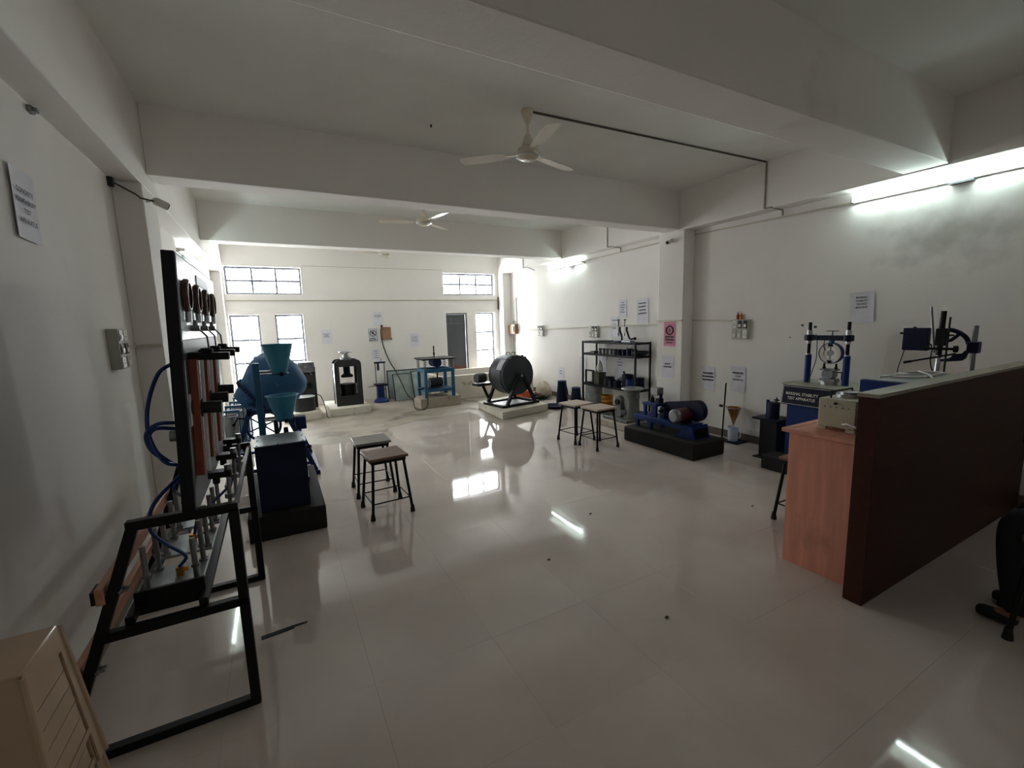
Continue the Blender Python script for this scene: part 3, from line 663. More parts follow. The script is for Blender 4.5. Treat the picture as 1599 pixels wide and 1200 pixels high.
part(gm, 'drum', MB().cyl((0.38, 8.86, 0.15), (0.38, 8.86, 0.40), 0.185, n=32), press_m, 'round grey drum')
part(gm, 'drum_lid', MB().cyl((0.38, 8.86, 0.40), (0.38, 8.86, 0.412), 0.19, n=32), mat('white_lid', 'D6D8D8', 0.4), 'white round lid')
solo('power_cable', MB().tube(smooth_path([(0.626, 9.2, 0.38), (0.69, 9.1, 0.34), (0.73, 8.85, 0.16), (0.74, 8.72, 0.012), (0.76, 8.58, 0.009)]), 0.008), dark_pl, 'black cable drooping from the grey pump unit to the floor', 'cable', (0.7, 9.0, 0))

# compression press
solo('machine_plinth', MB().box(0.79, 1.52, 8.64, 9.70, 0, 0.15), white_block, 'white chipped plinth under the tall black press', 'plinth', (1.15, 9.1, 0), bevel=0.012)
pr = thing('compression_press', 'tall black arched compression press with a chrome handwheel on top', 'press', (1.18, 9.0, 0.15))
def arch(x0, x1, z0, z1, r, t_, tb, tt):
    out = [(x0, z0), (x1, z0)]
    for k in range(7):
        a = math.radians(90 * k / 6); out.append((x1 - r + r * math.cos(a), z1 - r + r * math.sin(a)))
    for k in range(7):
        a = math.radians(90 + 90 * k / 6); out.append((x0 + r + r * math.cos(a), z1 - r + r * math.sin(a)))
    return out
def arch_frame(x0, x1, z0, z1, r, t_, zb, zt, ya, yb):
    """portal frame: outer arch outline minus a rectangular window"""
    mb = MB()
    mb.box(x0, x1, ya, yb, z0, zb)
    mb.box(x0, x0 + t_, ya, yb, zb, zt); mb.box(x1 - t_, x1, ya, yb, zb, zt)
    o = [(x0, zt), (x1, zt)]
    for k in range(7):
        a = math.radians(90 * k / 6); o.append((x1 - r + r * math.cos(a), z1 - r + r * math.sin(a)))
    for k in range(7):
        a = math.radians(90 + 90 * k / 6); o.append((x0 + r + r * math.cos(a), z1 - r + r * math.sin(a)))
    mb.prism(o, ya, yb, 'XZ'); return mb
part(pr, 'front_plate', arch_frame(0.94, 1.43, 0.15, 1.03, 0.09, 0.085, 0.34, 0.90, 8.86, 8.90), press_m, bevel=0.005)
part(pr, 'back_plate', arch_frame(0.94, 1.43, 0.15, 1.03, 0.09, 0.085, 0.34, 0.90, 9.22, 9.26), press_m, bevel=0.005)
part(pr, 'spacer', MB().box(0.95, 0.97, 8.90, 9.22, 0.17, 0.95), dull_steel)
part(pr, 'spacer', MB().box(1.40, 1.42, 8.90, 9.22, 0.17, 0.95), dull_steel)
part(pr, 'ram_cylinder', MB().cyl((1.185, 9.06, 0.17), (1.185, 9.06, 0.545), 0.135, n=28).cyl((1.185, 9.06, 0.50), (1.185, 9.06, 0.555), 0.145, n=28), black_metal)
part(pr, 'screw_head', MB().cyl((1.185, 9.06, 0.72), (1.185, 9.06, 0.98), 0.062, n=22), dblue)
part(pr, 'upper_platen', MB().cyl((1.185, 9.06, 0.685), (1.185, 9.06, 0.725), 0.11, n=24).cyl((1.185, 9.06, 0.725), (1.185, 9.06, 0.745), 0.085, n=24), black_metal)
part(pr, 'neck', MB().cyl((1.185, 9.06, 1.03), (1.185, 9.06, 1.07), 0.10, n=24).cyl((1.185, 9.06, 1.07), (1.185, 9.06, 1.12), 0.06, 0.05, n=20), dull_steel)
hw = part(pr, 'handwheel', MB().ring((1.185, 9.06, 1.175), 0.115, 0.014, n=32), steel, 'chrome handwheel')
sp2 = MB()
for k in range(3):
    t = math.radians(30 + 120 * k); sp2.cyl((1.185, 9.06, 1.12), (1.185 + 0.115 * math.cos(t), 9.06 + 0.115 * math.sin(t), 1.175), 0.012, n=8)
part(hw, 'spokes', sp2, dull_steel)
part(pr, 'guard_rod', MB().cyl((1.335, 8.98, 0.35), (1.335, 8.98, 0.56), 0.012, n=8), steel)

# blue flow table / impact tester
ft = thing('impact_tester', 'small blue impact tester with two guide rods standing by the wall', 'tester', (1.955, 9.78, 0))
part(ft, 'base', MB().lathe([(0.165, 0), (0.165, 0.03), (0.12, 0.06), (0.085, 0.10)], (1.955, 9.78, 0)), blue)
part(ft, 'pedestal', MB().cyl((1.955, 9.78, 0.10), (1.955, 9.78, 0.36), 0.075, n=22), blue)
part(ft, 'table_plate', MB().box(1.83, 2.08, 9.66, 9.90, 0.36, 0.40), dblue, bevel=0.005)
part(ft, 'rod', MB().cyl((1.86, 9.74, 0.08), (1.86, 9.74, 0.86), 0.012, n=10), dull_steel)
part(ft, 'rod', MB().cyl((2.05, 9.74, 0.08), (2.05, 9.74, 0.86), 0.012, n=10), dull_steel)
part(ft, 'head_bar', MB().box(1.84, 2.075, 9.72, 9.76, 0.85, 0.885), dblue)
part(ft, 'hammer', MB().cyl((1.92, 9.74, 0.70), (1.92, 9.74, 0.86), 0.022, n=14), dblue)
part(ft, 'release_pin', MB().cyl((1.99, 9.74, 0.885), (1.99, 9.74, 0.95), 0.010, n=8), dull_steel)
part(ft, 'handle', MB().bar((1.84, 9.70, 0.375), (1.68, 9.66, 0.365), 0.02, 0.015), dull_steel)
part(ft, 'lower_bar', MB().box(1.85, 2.06, 9.73, 9.75, 0.27, 0.285), dblue)

# leaning sheets
def leaning_sheet(lab, x0, x1, yb, h, ytop, th=0.02):
    rt_ = thing('fibre_sheet', lab, 'sheet', ((x0 + x1) / 2, yb, 0), 0, 'sheets leaning on the far wall')
    mb = MB(); d = Vector((0, ytop - yb, h)).normalized(); n = Vector((0, -d.z, d.y)) * th
    p = [Vector((x0, yb, 0)), Vector((x1, yb, 0)), Vector((x1 - 0.02, ytop, h)), Vector((x0 + 0.03, ytop, h))]
    mb._add(p + [q - n for q in p], [(0, 1, 2, 3), (7, 6, 5, 4), (0, 4, 5, 1), (1, 5, 6, 2), (2, 6, 7, 3), (3, 7, 4, 0)])
    mb.v = [v + Vector((0, 0, max(0, -min(w_.z for w_ in mb.v)))) for v in mb.v]
    part(rt_, 'board', mb, sheet_m)
    e = MB(); e.bar(p[0] + Vector((0.01, 0.005, 0.012)), p[3] + Vector((0.01, 0.005, 0.0)), 0.022, 0.022); part(rt_, 'edge_strip', e, dark_metal)
    e = MB(); e.bar(p[3] + Vector((0, 0.005, 0)), p[2] + Vector((0, 0.005, 0)), 0.022, 0.022); part(rt_, 'edge_strip', e, dark_metal)
leaning_sheet('dark-edged grey sheet leaning at the back against the far wall', 2.16, 2.95, 9.98, 0.62, 10.20)
leaning_sheet('pale grey sheet leaning in front, nearest the blue impact tester', 2.22, 2.66, 9.64, 0.56, 9.92)
leaning_sheet('pale grey sheet leaning behind the vibrating table', 2.62, 3.02, 9.52, 0.60, 9.86)

# curing tank
tk = thing('curing_tank', 'low cream masonry water tank in front of the grey door', 'tank', (4.1, 9.5, 0))
part(tk, 'front_wall', MB().box(3.02, 5.14, 8.98, 9.10, 0, 0.53), white_block, bevel=0.015)
part(tk, 'side_wall', MB().box(3.02, 3.14, 9.10, 9.96, 0, 0.53), white_block, bevel=0.015)
part(tk, 'side_wall', MB().box(5.02, 5.14, 9.10, 9.96, 0, 0.53), white_block, bevel=0.015)
part(tk, 'back_wall', MB().box(3.02, 5.14, 9.96, 10.08, 0, 0.56), white_block, bevel=0.015)
part(tk, 'water', MB().box(3.14, 5.02, 9.10, 9.96, 0.36, 0.38), mat('tank_water', '2E3437', 0.05, spec=0.6), 'dark still water')

# vibrating table on block
solo('machine_plinth', MB().prism([(2.42, 8.36), (3.28, 8.40), (3.30, 8.95), (2.52, 8.96), (2.36, 8.6)], 0, 0.20), grey_block, 'dusty concrete block under the small blue vibrating table', 'plinth', (2.85, 8.8, 0), bevel=0.015)
vt = thing('vibrating_table', 'blue four-legged vibrating table with springs and a motor underneath', 'table', (2.83, 8.66, 0.20))
vx0, vx1, vy0, vy1 = 2.56, 3.13, 8.42, 8.89
for x in (vx0, vx1):
    for y in (vy0, vy1):
        part(vt, 'leg', MB().box(x - 0.028, x + 0.028, y - 0.028, y + 0.028, 0.20, 0.76), teal, bevel=0.003)
        sg = MB().tube([(x + 0.026 * math.cos(t * 0.9), y + 0.026 * math.sin(t * 0.9), 0.78 + t * 0.0052) for t in range(34)], 0.007, 6)
        part(vt, 'spring', sg, dull_steel)
part(vt, 'lower_frame', MB().bar((vx0, vy0, 0.34), (vx1, vy0, 0.34), 0.04, 0.05).bar((vx0, vy1, 0.34), (vx1, vy1, 0.34), 0.04, 0.05).bar((vx0, vy0, 0.34), (vx0, vy1, 0.34), 0.04, 0.05).bar((vx1, vy0, 0.34), (vx1, vy1, 0.34), 0.04, 0.05), teal)
part(vt, 'shelf_plate', MB().box(vx0 + 0.02, vx1 - 0.02, vy0 + 0.02, vy1 - 0.02, 0.36, 0.37), frame_blue)
part(vt, 'upper_frame', MB().bar((vx0, vy0, 0.735), (vx1, vy0, 0.735), 0.05, 0.07).bar((vx0, vy1, 0.735), (vx1, vy1, 0.735), 0.05, 0.07).bar((vx0, vy0, 0.735), (vx0, vy1, 0.735), 0.05, 0.07).bar((vx1, vy0, 0.735), (vx1, vy1, 0.735), 0.05, 0.07), teal)
part(vt, 'table_plate', MB().box(vx0 - 0.06, vx1 + 0.06, vy0 - 0.06, vy1 + 0.06, 0.955, 0.985), dark_metal, bevel=0.004)
part(vt, 'motor', MB().cyl((2.72, 8.70, 0.47), (2.97, 8.70, 0.47), 0.10, n=22).cyl((2.97, 8.70, 0.47), (3.0, 8.70, 0.47), 0.05, n=14).box(2.76, 2.92, 8.62, 8.78, 0.37, 0.40), motor_grey, 'dark motor')
part(vt, 'vibrator_drum', MB().cyl((2.86, 8.55, 0.88), (2.86, 8.85, 0.88), 0.09, n=22), frame_blue)
part(vt, 'belt_post', MB().cyl((2.88, 8.66, 0.52), (2.88, 8.66, 0.80), 0.016, n=8), black_metal)
part(vt, 'clamp_screw', MB().cyl((2.84, 8.68, 0.985), (2.84, 8.68, 1.22), 0.013, n=10).cyl((2.84, 8.68, 1.04), (2.84, 8.68, 1.08), 0.022, n=8), black_metal)
part(vt, 'crank', MB().bar((2.55, 8.46, 0.40), (2.40, 8.44, 0.385), 0.025, 0.025), black_metal)

# wooden switch box with cable on the far wall
wb = thing('wooden_switch_box', 'brown wooden box on the far wall with a cable running down', 'box', (2.24, YB, 1.47))
part(wb, 'box_body', MB().box(2.16, 2.36, YB - 0.05, YB, 1.34, 1.62), wood_box, bevel=0.006)
part(wb, 'cable', MB().tube(smooth_path([(2.17, YB - 0.06, 1.66), (2.13, YB - 0.055, 1.5), (2.17, YB - 0.04, 1.2), (2.28, YB - 0.05, 0.85), (2.34, 9.90, 0.62), (2.40, 9.74, 0.40), (2.48, 9.57, 0.13), (2.55, 9.40, 0.03), (2.38, 8.7, 0.015), (2.33, 8.35, 0.012), (2.45, 8.28, 0.012), (2.55, 8.33, 0.1), (2.57, 8.39, 0.36)]), 0.013), cond_dark, 'dark cable')
part(wb, 'plug', MB().box(2.14, 2.18, YB - 0.06, YB - 0.02, 1.62, 1.67).box(2.36, 2.375, YB - 0.03, YB - 0.01, 1.33, 1.38), dark_pl)

# ================================================================== ABRASION DRUM MACHINE
solo('machine_plinth', MB().prism([(3.30, 6.56), (4.36, 6.78), (4.22, 7.98), (3.40, 7.80)], 0, 0.14), white_block, 'square white plinth under the big grey abrasion drum', 'plinth', (3.8, 7.2, 0), bevel=0.012)
la = thing('abrasion_machine', 'large dark grey steel drum on splayed legs with a motor at its side', 'machine', (3.82, 7.2, 0.14), math.radians(10))
# local frame: drum axis along local y, near face at -y
part(la, 'drum', MB().lathe([(0.001, -0.22), (0.345, -0.22), (0.352, -0.21), (0.352, 0.22), (0.345, 0.23), (0.001, 0.23)], (0, 0, 0.55), (0, 1, 0), 48), drum_grey, local=True)
part(la, 'rim', MB().ring((0, -0.215, 0.55), 0.352, 0.008, (0, 1, 0), 48), drum_grey, local=True)
part(la, 'hatch', MB().lathe([(0.354, -0.14), (0.366, -0.14), (0.366, 0.14), (0.354, 0.14)], (0, 0, 0.55), (0, 1, 0), 48, True), drum_grey, local=True)
for a in (78, 96):
    t = math.radians(a); c_ = Vector((0.366 * math.cos(t), 0, 0.55 + 0.366 * math.sin(t))); n_ = Vector((math.cos(t), 0, math.sin(t)))
    part(la, 'hatch_handle', MB().tube([c_ + Vector((-0.05, 0, 0)), c_ + Vector((-0.05, 0, 0)) + n_ * 0.045, c_ + Vector((0.03, 0, 0)) + n_ * 0.045, c_ + Vector((0.03, 0, 0))], 0.008), black_metal, local=True)
ls = MB()
for k in range(8):
    a0, a1 = math.radians(128 + k * 4.2), math.radians(128 + (k + 1) * 4.2)
    q = [(0.369 * math.cos(a), y, 0.55 + 0.369 * math.sin(a)) for a, y in ((a0, -0.17), (a1, -0.17), (a1, -0.02), (a0, -0.02))]
    q2 = [(0.3705 * math.cos(a), y, 0.55 + 0.3705 * math.sin(a)) for a, y in ((a0, -0.17), (a1, -0.17), (a1, -0.02), (a0, -0.02))]
    ls._add(q + q2, [(3, 2, 1, 0), (4, 5, 6, 7), (0, 1, 5, 4), (1, 2, 6, 5), (2, 3, 7, 6), (3, 0, 4, 7)])
part(la, 'notice_sheet', ls, mat('label_sheet_grey', 'A9ABB5', 0.6), 'pale sheet stuck on the drum', local=True)
bp_ = MB()
for a in (60, 72, 110, 124): bp_.box(0.355 * math.cos(math.radians(a)) - 0.012, 0.355 * math.cos(math.radians(a)) + 0.012, -0.23, -0.19, 0.55 + 0.355 * math.sin(math.radians(a)) - 0.006, 0.55 + 0.355 * math.sin(math.radians(a)) + 0.02)
part(la, 'hatch_clips', bp_, black_metal, local=True)
part(la, 'axle', MB().cyl((0, -0.31, 0.55), (0, 0.33, 0.55), 0.032, n=18), dull_steel, local=True)
part(la, 'axle_cap', MB().cyl((0, -0.33, 0.55), (0, -0.31, 0.55), 0.026, n=16), steel, local=True)
for yy in (-0.29, 0.30):
    for s in (-1, 1): part(la, 'leg', MB().bar((0.06 * s, yy, 0.54), (0.33 * s, yy, 0.03), 0.05, 0.055, (0, 1, 0)), dark_metal, local=True, bevel=0.003)
    part(la, 'bearing', MB().box(-0.07, 0.07, yy - 0.03, yy + 0.03, 0.50, 0.60), dark_metal, local=True, bevel=0.008)
    part(la, 'base_rail', MB().box(-0.40, 0.40, yy - 0.03, yy + 0.03, 0.0, 0.045), dark_metal, local=True)
for s in (-1, 1): part(la, 'base_rail', MB().box(s * 0.40 - 0.03, s * 0.40 + 0.03, -0.30, 0.31, 0.0, 0.045), dark_metal, local=True)
part(la, 'collecting_tray', MB().box(-0.3, 0.3, -0.22, 0.22, 0.012, 0.02), dull_steel, local=True)
mt = part(la, 'motor', MB().cyl((-0.56, 0.33, 0.50), (-0.37, 0.33, 0.50), 0.085, n=24).cyl((-0.37, 0.33, 0.50), (-0.34, 0.33, 0.50), 0.04, n=14), motor_grey, 'finned electric motor', local=True)
fin = MB()
for k in range(6): fin.ring((-0.54 + k * 0.03, 0.33, 0.50), 0.087, 0.005, (1, 0, 0), 24, 6)
part(mt, 'fins', fin, motor_grey, local=True)
part(la, 'motor_shelf', MB().box(-0.58, -0.22, 0.22, 0.44, 0.36, 0.405), dark_metal, local=True, bevel=0.003)
part(la, 'shelf_brace', MB().bar((-0.42, 0.33, 0.36), (-0.27, 0.33, 0.04), 0.04, 0.04), dark_metal, local=True)
# orange sack glimpsed beyond the drum
solo('orange_tub', MB().prism([(4.42, 7.85), (4.68, 7.93), (4.62, 8.15), (4.36, 8.07)], 0, 0.22), orange_m, 'orange plastic tub on the floor behind the grey drum legs', 'tub', (4.52, 8.0, 0), bevel=0.02)

# ================================================================== STOOLS
def stool_proto():
    t = thing('lab_stool', 'x', 'stool', (0, 0, 0)); H_ = 0.53; a, b = 0.118, 0.175
    part(t, 'seat', MB().box(-0.17, 0.17, -0.165, 0.165, H_ - 0.024, H_), seat_brown, local=True, bevel=0.004)
    part(t, 'seat_frame', MB().box(-0.15, 0.15, -0.145, -0.12, H_ - 0.055, H_ - 0.024).box(-0.15, 0.15, 0.12, 0.145, H_ - 0.055, H_ - 0.024).box(-0.15, -0.125, -0.12, 0.12, H_ - 0.055, H_ - 0.024).box(0.125, 0.15, -0.12, 0.12, H_ - 0.055, H_ - 0.024), black_metal, local=True)
    for sx in (-1, 1):
        for s in (-1, 1):
            l = part(t, 'leg', MB().cyl((sx * a * 1.12, s * a * 1.1, H_ - 0.03), (sx * b, s * b, 0.02), 0.0125, n=12), black_metal, local=True)
            part(l, 'rubber_foot', MB().lathe([(0.022, 0), (0.021, 0.012), (0.0145, 0.06)], (sx * b, s * b, 0), (0, 0, 1), 12), rubber, local=True)
    k = 0.86; z = 0.135; c = a * 1.1 + (b - a * 1.1) * (1 - z / 0.5)
    for p, q in (((-c, -c), (c, -c)), ((c, -c), (c, c)), ((c, c), (-c, c)), ((-c, c), (-c, -c))):
        part(t, 'stretcher', MB().cyl((*p, z), (*q, z), 0.006, n=8), black_metal, local=True)
    return t
st0 = stool_proto()
spots = [(0.767, 3.912, 4, seat_brown, 'black metal stool with brown seat, nearer one beside the blue cabinet'),
         (0.758, 4.482, -1, seat_grey, 'black metal stool with shiny grey seat behind the brown-topped stool'),
         (3.64, 4.45, 2, seat_pale, 'black metal stool with pale seat, nearer one by the grey cast machine'),
         (3.58, 4.86, 6, seat_pale, 'black metal stool with pale seat, farther one by the steel shelf rack'),
         (3.63, 1.835, 0, seat_brown, 'black metal stool tucked behind the plywood desk'),
         (3.33, 0.50, 17, seat_brown, 'black metal stool carrying the seated person')]
for k, (x, y, a, sm, lab) in enumerate(spots):
    o = st0 if k == 0 else copy_tree(st0)
    o.location = (x, y, 0); o.rotation_euler = (0, 0, math.radians(a)); o['label'] = lab; o['group'] = 'black metal lab stools'
    if k:
        for ch in o.children:
            if ch.name.startswith('seat') and not ch.name.startswith('seat_frame'):
                ch.data = ch.data.copy(); ch.data.materials[0] = sm

# ================================================================== PARTITION AND DESK
pt_ = thing('low_partition', 'dark brown waist-high partition with a pale capping', 'partition', (4.0, 1.15, 0))
part(pt_, 'panel', MB().box(2.785, XR - 0.02, 1.105, 1.20, 0, 1.195), dark_wood, bevel=0.002)
part(pt_, 'capping', MB().box(2.78, XR - 0.02, 1.10, 1.205, 1.195, 1.215), cap_wood, 'pale worn capping', bevel=0.002)
dk = thing('plywood_desk', 'long pinkish plywood counter standing behind the dark partition', 'desk', (4.0, 1.43, 0))
part(dk, 'end_panel', MB().box(2.915, 2.935, 1.225, 1.625, 0, 0.89), ply, bevel=0.002)
part(dk, 'end_panel', MB().box(5.20, 5.22, 1.225, 1.625, 0, 0.89), ply, bevel=0.002)
part(dk, 'modesty_panel', MB().box(2.935, 5.20, 1.225, 1.24, 0.05, 0.89), ply)
part(dk, 'worktop', MB().box(2.885, 5.24, 1.215, 1.66, 0.89, 0.915), ply, bevel=0.003)
part(dk, 'top_inlay', MB().box(2.93, 5.2, 1.26, 1.28, 0.915, 0.9165).box(2.93, 5.2, 1.60, 1.62, 0.915, 0.9165), pink_wood)
# heater box
hb = thing('heater_box', 'cream enamel instrument box with a round lid on the plywood desk', 'instrument', (3.25, 1.43, 0.915))
part(hb, 'body', MB().box(3.05, 3.47, 1.32, 1.53, 0.935, 1.115), cream_enamel, bevel=0.006)
part(hb, 'foot', MB().box(3.05, 3.07, 1.32, 1.37, 0.915, 0.935), cream_enamel); part(hb, 'foot', MB().box(3.05, 3.07, 1.48, 1.53, 0.915, 0.935), cream_enamel)
part(hb, 'foot', MB().box(3.45, 3.47, 1.32, 1.37, 0.915, 0.935), cream_enamel); part(hb, 'foot', MB().box(3.45, 3.47, 1.48, 1.53, 0.915, 0.935), cream_enamel)
for k in range(5): part(hb, 'vent_hole', MB().cyl((3.0495, 1.36 + k * 0.033, 1.065), (3.048, 1.36 + k * 0.033, 1.065), 0.004, n=8), dark_pl)
part(hb, 'pilot_knob', MB().cyl((3.05, 1.43, 1.09), (3.035, 1.43, 1.09), 0.008, n=10), dark_metal)
part(hb, 'lid', MB().cyl((3.20, 1.43, 1.115), (3.20, 1.43, 1.135), 0.07, n=24).cyl((3.20, 1.43, 1.135), (3.20, 1.43, 1.15), 0.05, n=20), steel, 'round steel lid')
part(hb, 'clamp_arm', MB().tube([(3.09, 1.48, 1.116), (3.09, 1.48, 1.155), (3.30, 1.46, 1.16), (3.30, 1.46, 1.116)], 0.006), black_metal)
part(hb, 'cord', MB().tube(smooth_path([(3.05, 1.39, 0.965), (3.02, 1.37, 0.97), (2.98, 1.33, 0.985), (2.97, 1.28, 0.975)]), 0.005).tube(smooth_path([(2.97, 1.28, 0.975), (2.965, 1.25, 0.95), (2.98, 1.24, 0.925), (3.05, 1.245, 0.922)]), 0.005), white_pl, 'white cord')
# blue bath box + retort stands behind the partition
bb = thing('blue_bath_box', 'blue steel box with loose white cords on its pale top behind the partition', 'box', (4.2, 1.42, 0.915))
part(bb, 'body', MB().box(3.76, 4.50, 1.30, 1.62, 0.915, 1.16), blue, bevel=0.005)
part(bb, 'top_plate', MB().box(3.77, 4.49, 1.31, 1.61, 1.16, 1.166), dull_steel)
part(bb, 'cord', MB().tube(smooth_path([(3.9, 1.56, 1.175), (4.05, 1.5, 1.18), (4.25, 1.57, 1.175), (4.4, 1.5, 1.18), (4.47, 1.4, 1.175), (4.35, 1.36, 1.18), (4.05, 1.38, 1.175), (3.95, 1.5, 1.177)]), 0.007), white_pl, 'white cord')
part(bb, 'cord', MB().tube(smooth_path([(4.45, 1.55, 1.175), (4.3, 1.45, 1.185), (4.1, 1.33, 1.175), (4.0, 1.28, 1.08), (4.02, 1.27, 1.02)]), 0.006), white_pl, 'white cord over the edge')
part(bb, 'adaptor', MB().box(4.02, 4.10, 1.46, 1.52, 1.166, 1.195), white_pl)
rs = thing('retort_stand', 'metal stand holding a dark blue control box behind the partition', 'stand', (4.78, 1.50, 0.915))
part(rs, 'base', MB().box(4.66, 4.90, 1.42, 1.58, 0.915, 0.935), black_metal)
part(rs, 'post', MB().cyl((4.78, 1.53, 0.935), (4.80, 1.53, 1.28), 0.016, n=12), steel)
part(rs, 'upper_post', MB().cyl((4.80, 1.53, 1.28), (4.82, 1.53, 1.64), 0.019, n=12), black_metal)
part(rs, 'thin_rod', MB().cyl((4.80, 1.56, 1.30), (4.78, 1.60, 1.68), 0.009, n=8), dull_steel)
part(rs, 'thin_rod', MB().cyl((4.84, 1.50, 1.10), (4.86, 1.50, 1.59), 0.007, n=8), dark_metal)
cbx = part(rs, 'control_box', MB().box(4.78, 4.83, 1.60, 1.77, 1.315, 1.505), dblue, 'dark blue control box', bevel=0.004)
part(cbx, 'box_knob', MB().cyl((4.80, 1.77, 1.46), (4.80, 1.795, 1.46), 0.010, n=10).cyl((4.80, 1.70, 1.505), (4.80, 1.70, 1.515), 0.012, n=10), black_metal)
part(rs, 'arm', MB().cyl((4.78, 1.62, 1.335), (4.80, 1.44, 1.335), 0.011, n=10).cyl((4.80, 1.44, 1.335), (4.80, 1.42, 1.335), 0.028, n=14), black_metal)
part(rs, 'clamp', MB().box(4.785, 4.845, 1.49, 1.56, 1.36, 1.50), black_metal, bevel=0.006)
part(rs, 'probe', MB().cyl((4.76, 1.74, 1.21), (4.78, 1.42, 1.30), 0.007, n=8).cyl((4.76, 1.74, 1.21), (4.765, 1.69, 1.224), 0.010, n=8), black_metal)
part(rs, 'wire', MB().tube(smooth_path([(4.78, 1.75, 1.315), (4.76, 1.755, 1.26), (4.74, 1.77, 1.12), (4.7, 1.72, 0.96)]), 0.004), dark_pl)
part(rs, 'wire', MB().tube(smooth_path([(4.80, 1.60, 1.38), (4.80, 1.575, 1.34), (4.79, 1.57, 1.2), (4.82, 1.5, 0.98)]), 0.005), dark_pl)
dp = thing('penetration_stand', 'steel post with a curved dark blue arm bracket behind the partition', 'stand', (4.92, 1.37, 0.915))
part(dp, 'base', MB().box(4.80, 5.04, 1.28, 1.40, 0.915, 0.94), blue, bevel=0.004)
part(dp, 'post', MB().cyl((4.92, 1.36, 0.94), (4.92, 1.36, 1.52), 0.017, n=14), dull_steel)
part(dp, 'arm_clamp', MB().box(4.885, 4.955, 1.325, 1.395, 1.30, 1.39), dblue, bevel=0.006)
part(dp, 'upper_arm', MB().tube(smooth_path([(4.92, 1.39, 1.37), (4.92, 1.41, 1.42), (4.92, 1.445, 1.455), (4.92, 1.485, 1.478), (4.92, 1.52, 1.487)]), 0.017, 10), dblue)
part(dp, 'fork', MB().tube(smooth_path([(4.92, 1.45, 1.455), (4.92, 1.48, 1.42), (4.92, 1.505, 1.398), (4.92, 1.53, 1.395)]), 0.013, 8), dblue)
part(dp, 'lower_arm', MB().prism([(1.39, 1.30), (1.40, 1.255), (1.42, 1.235), (1.49, 1.225), (1.56, 1.22), (1.565, 1.235), (1.50, 1.25), (1.485, 1.262), (1.475, 1.285), (1.42, 1.295), (1.405, 1.32)], 4.905, 4.935, 'YZ'), dblue)
part(dp, 'dial_pin', MB().cyl((4.92, 1.53, 1.44), (4.92, 1.485, 1.44), 0.006, n=8), black_metal)

# ================================================================== MARSHALL STABILITY MACHINE
ms = thing('stability_tester', 'dark blue loading machine with twin columns, load ring and lettered front', 'machine', (5.0, 2.42, 0))
part(ms, 'cabinet', MB().box(4.80, 5.26, 2.08, 2.72, 0.0, 0.70), blue, bevel=0.005)
part(ms, 'front_panel', MB().prism([(4.74, 0.70), (5.26, 0.70), (5.26, 0.905), (4.775, 0.905)], 2.02, 2.755, 'XZ'), dblue, 'navy lettered front', bevel=0.003)
part(ms, 'top_plate', MB().box(4.77, 5.27, 2.01, 2.765, 0.905, 0.925), mat('pale_green_top', 'A3A595', 0.4), 'pale top plate', bevel=0.002)
fx = 4.7575
ln_ = MB()
for a, b in (((4.741, 2.745, 0.712), (4.7715, 2.745, 0.893)), ((4.7715, 2.745, 0.893), (4.7715, 2.03, 0.893)), ((4.7715, 2.03, 0.893), (4.741, 2.03, 0.712)), ((4.741, 2.03, 0.712), (4.741, 2.745, 0.712))): ln_.bar(a, b, 0.006, 0.004)
part(ms, 'border_line', ln_, white_pl)
for y in (2.63, 2.27):
    part(ms, 'column_sleeve', MB().cyl((4.98, y, 0.925), (4.98, y, 1.22), 0.030, n=20), blue)
    part(ms, 'collar', MB().cyl((4.98, y, 1.22), (4.98, y, 1.235), 0.026, n=20), steel)
    part(ms, 'column_screw', MB().cyl((4.98, y, 1.235), (4.98, y, 1.56), 0.016, n=14), black_metal)
    part(ms, 'nut', MB().cyl((4.98, y, 1.425), (4.98, y, 1.48), 0.026, n=8).cyl((4.98, y, 1.34), (4.98, y, 1.365), 0.024, n=8), steel)
part(ms, 'cross_head', MB().box(4.955, 5.005, 2.23, 2.67, 1.375, 1.425).cyl((4.98, 2.63, 1.37), (4.98, 2.63, 1.43), 0.042, n=18).cyl((4.98, 2.27, 1.37), (4.98, 2.27, 1.43), 0.042, n=18), dblue)
part(ms, 'top_pin', MB().cyl((4.98, 2.415, 1.425), (4.98, 2.415, 1.475), 0.008, n=8).cyl((4.98, 2.36, 1.47), (4.98, 2.47, 1.47), 0.005, n=8), dull_steel)
part(ms, 'ring_shank', MB().cyl((4.98, 2.415, 1.33), (4.98, 2.415, 1.375), 0.022, n=14), teal)
pr_ = part(ms, 'load_ring', MB().lathe([(0.066, -0.02), (0.102, -0.02), (0.102, 0.02), (0.066, 0.02)], (4.98, 2.415, 1.245), (1, 0, 0), 40, True).prism([(2.385, 1.315), (2.445, 1.315), (2.43, 1.345), (2.40, 1.345)], 4.96, 5.0, 'YZ').prism([(2.385, 1.172), (2.445, 1.172), (2.425, 1.145), (2.405, 1.145)], 4.96, 5.0, 'YZ'), white_pl, 'white load ring')
part(pr_, 'ring_band', MB().lathe([(0.100, -0.024), (0.106, -0.024), (0.106, 0.034), (0.100, 0.034)], (4.98, 2.415, 1.245), (1, 0, 0), 40, True), blue, 'blue outer band')
part(pr_, 'dial_gauge', MB().cyl((4.965, 2.42, 1.245), (4.985, 2.42, 1.245), 0.030, n=20).cyl((4.975, 2.42, 1.165), (4.975, 2.42, 1.325), 0.006, n=8), dull_steel)
part(ms, 'breaking_head', MB().cyl((4.93, 2.415, 1.03), (5.03, 2.415, 1.03), 0.052, n=26).box(4.93, 5.03, 2.345, 2.485, 1.07, 1.085).box(4.93, 5.03, 2.345, 2.485, 0.965, 0.985), dull_steel, 'steel breaking head')
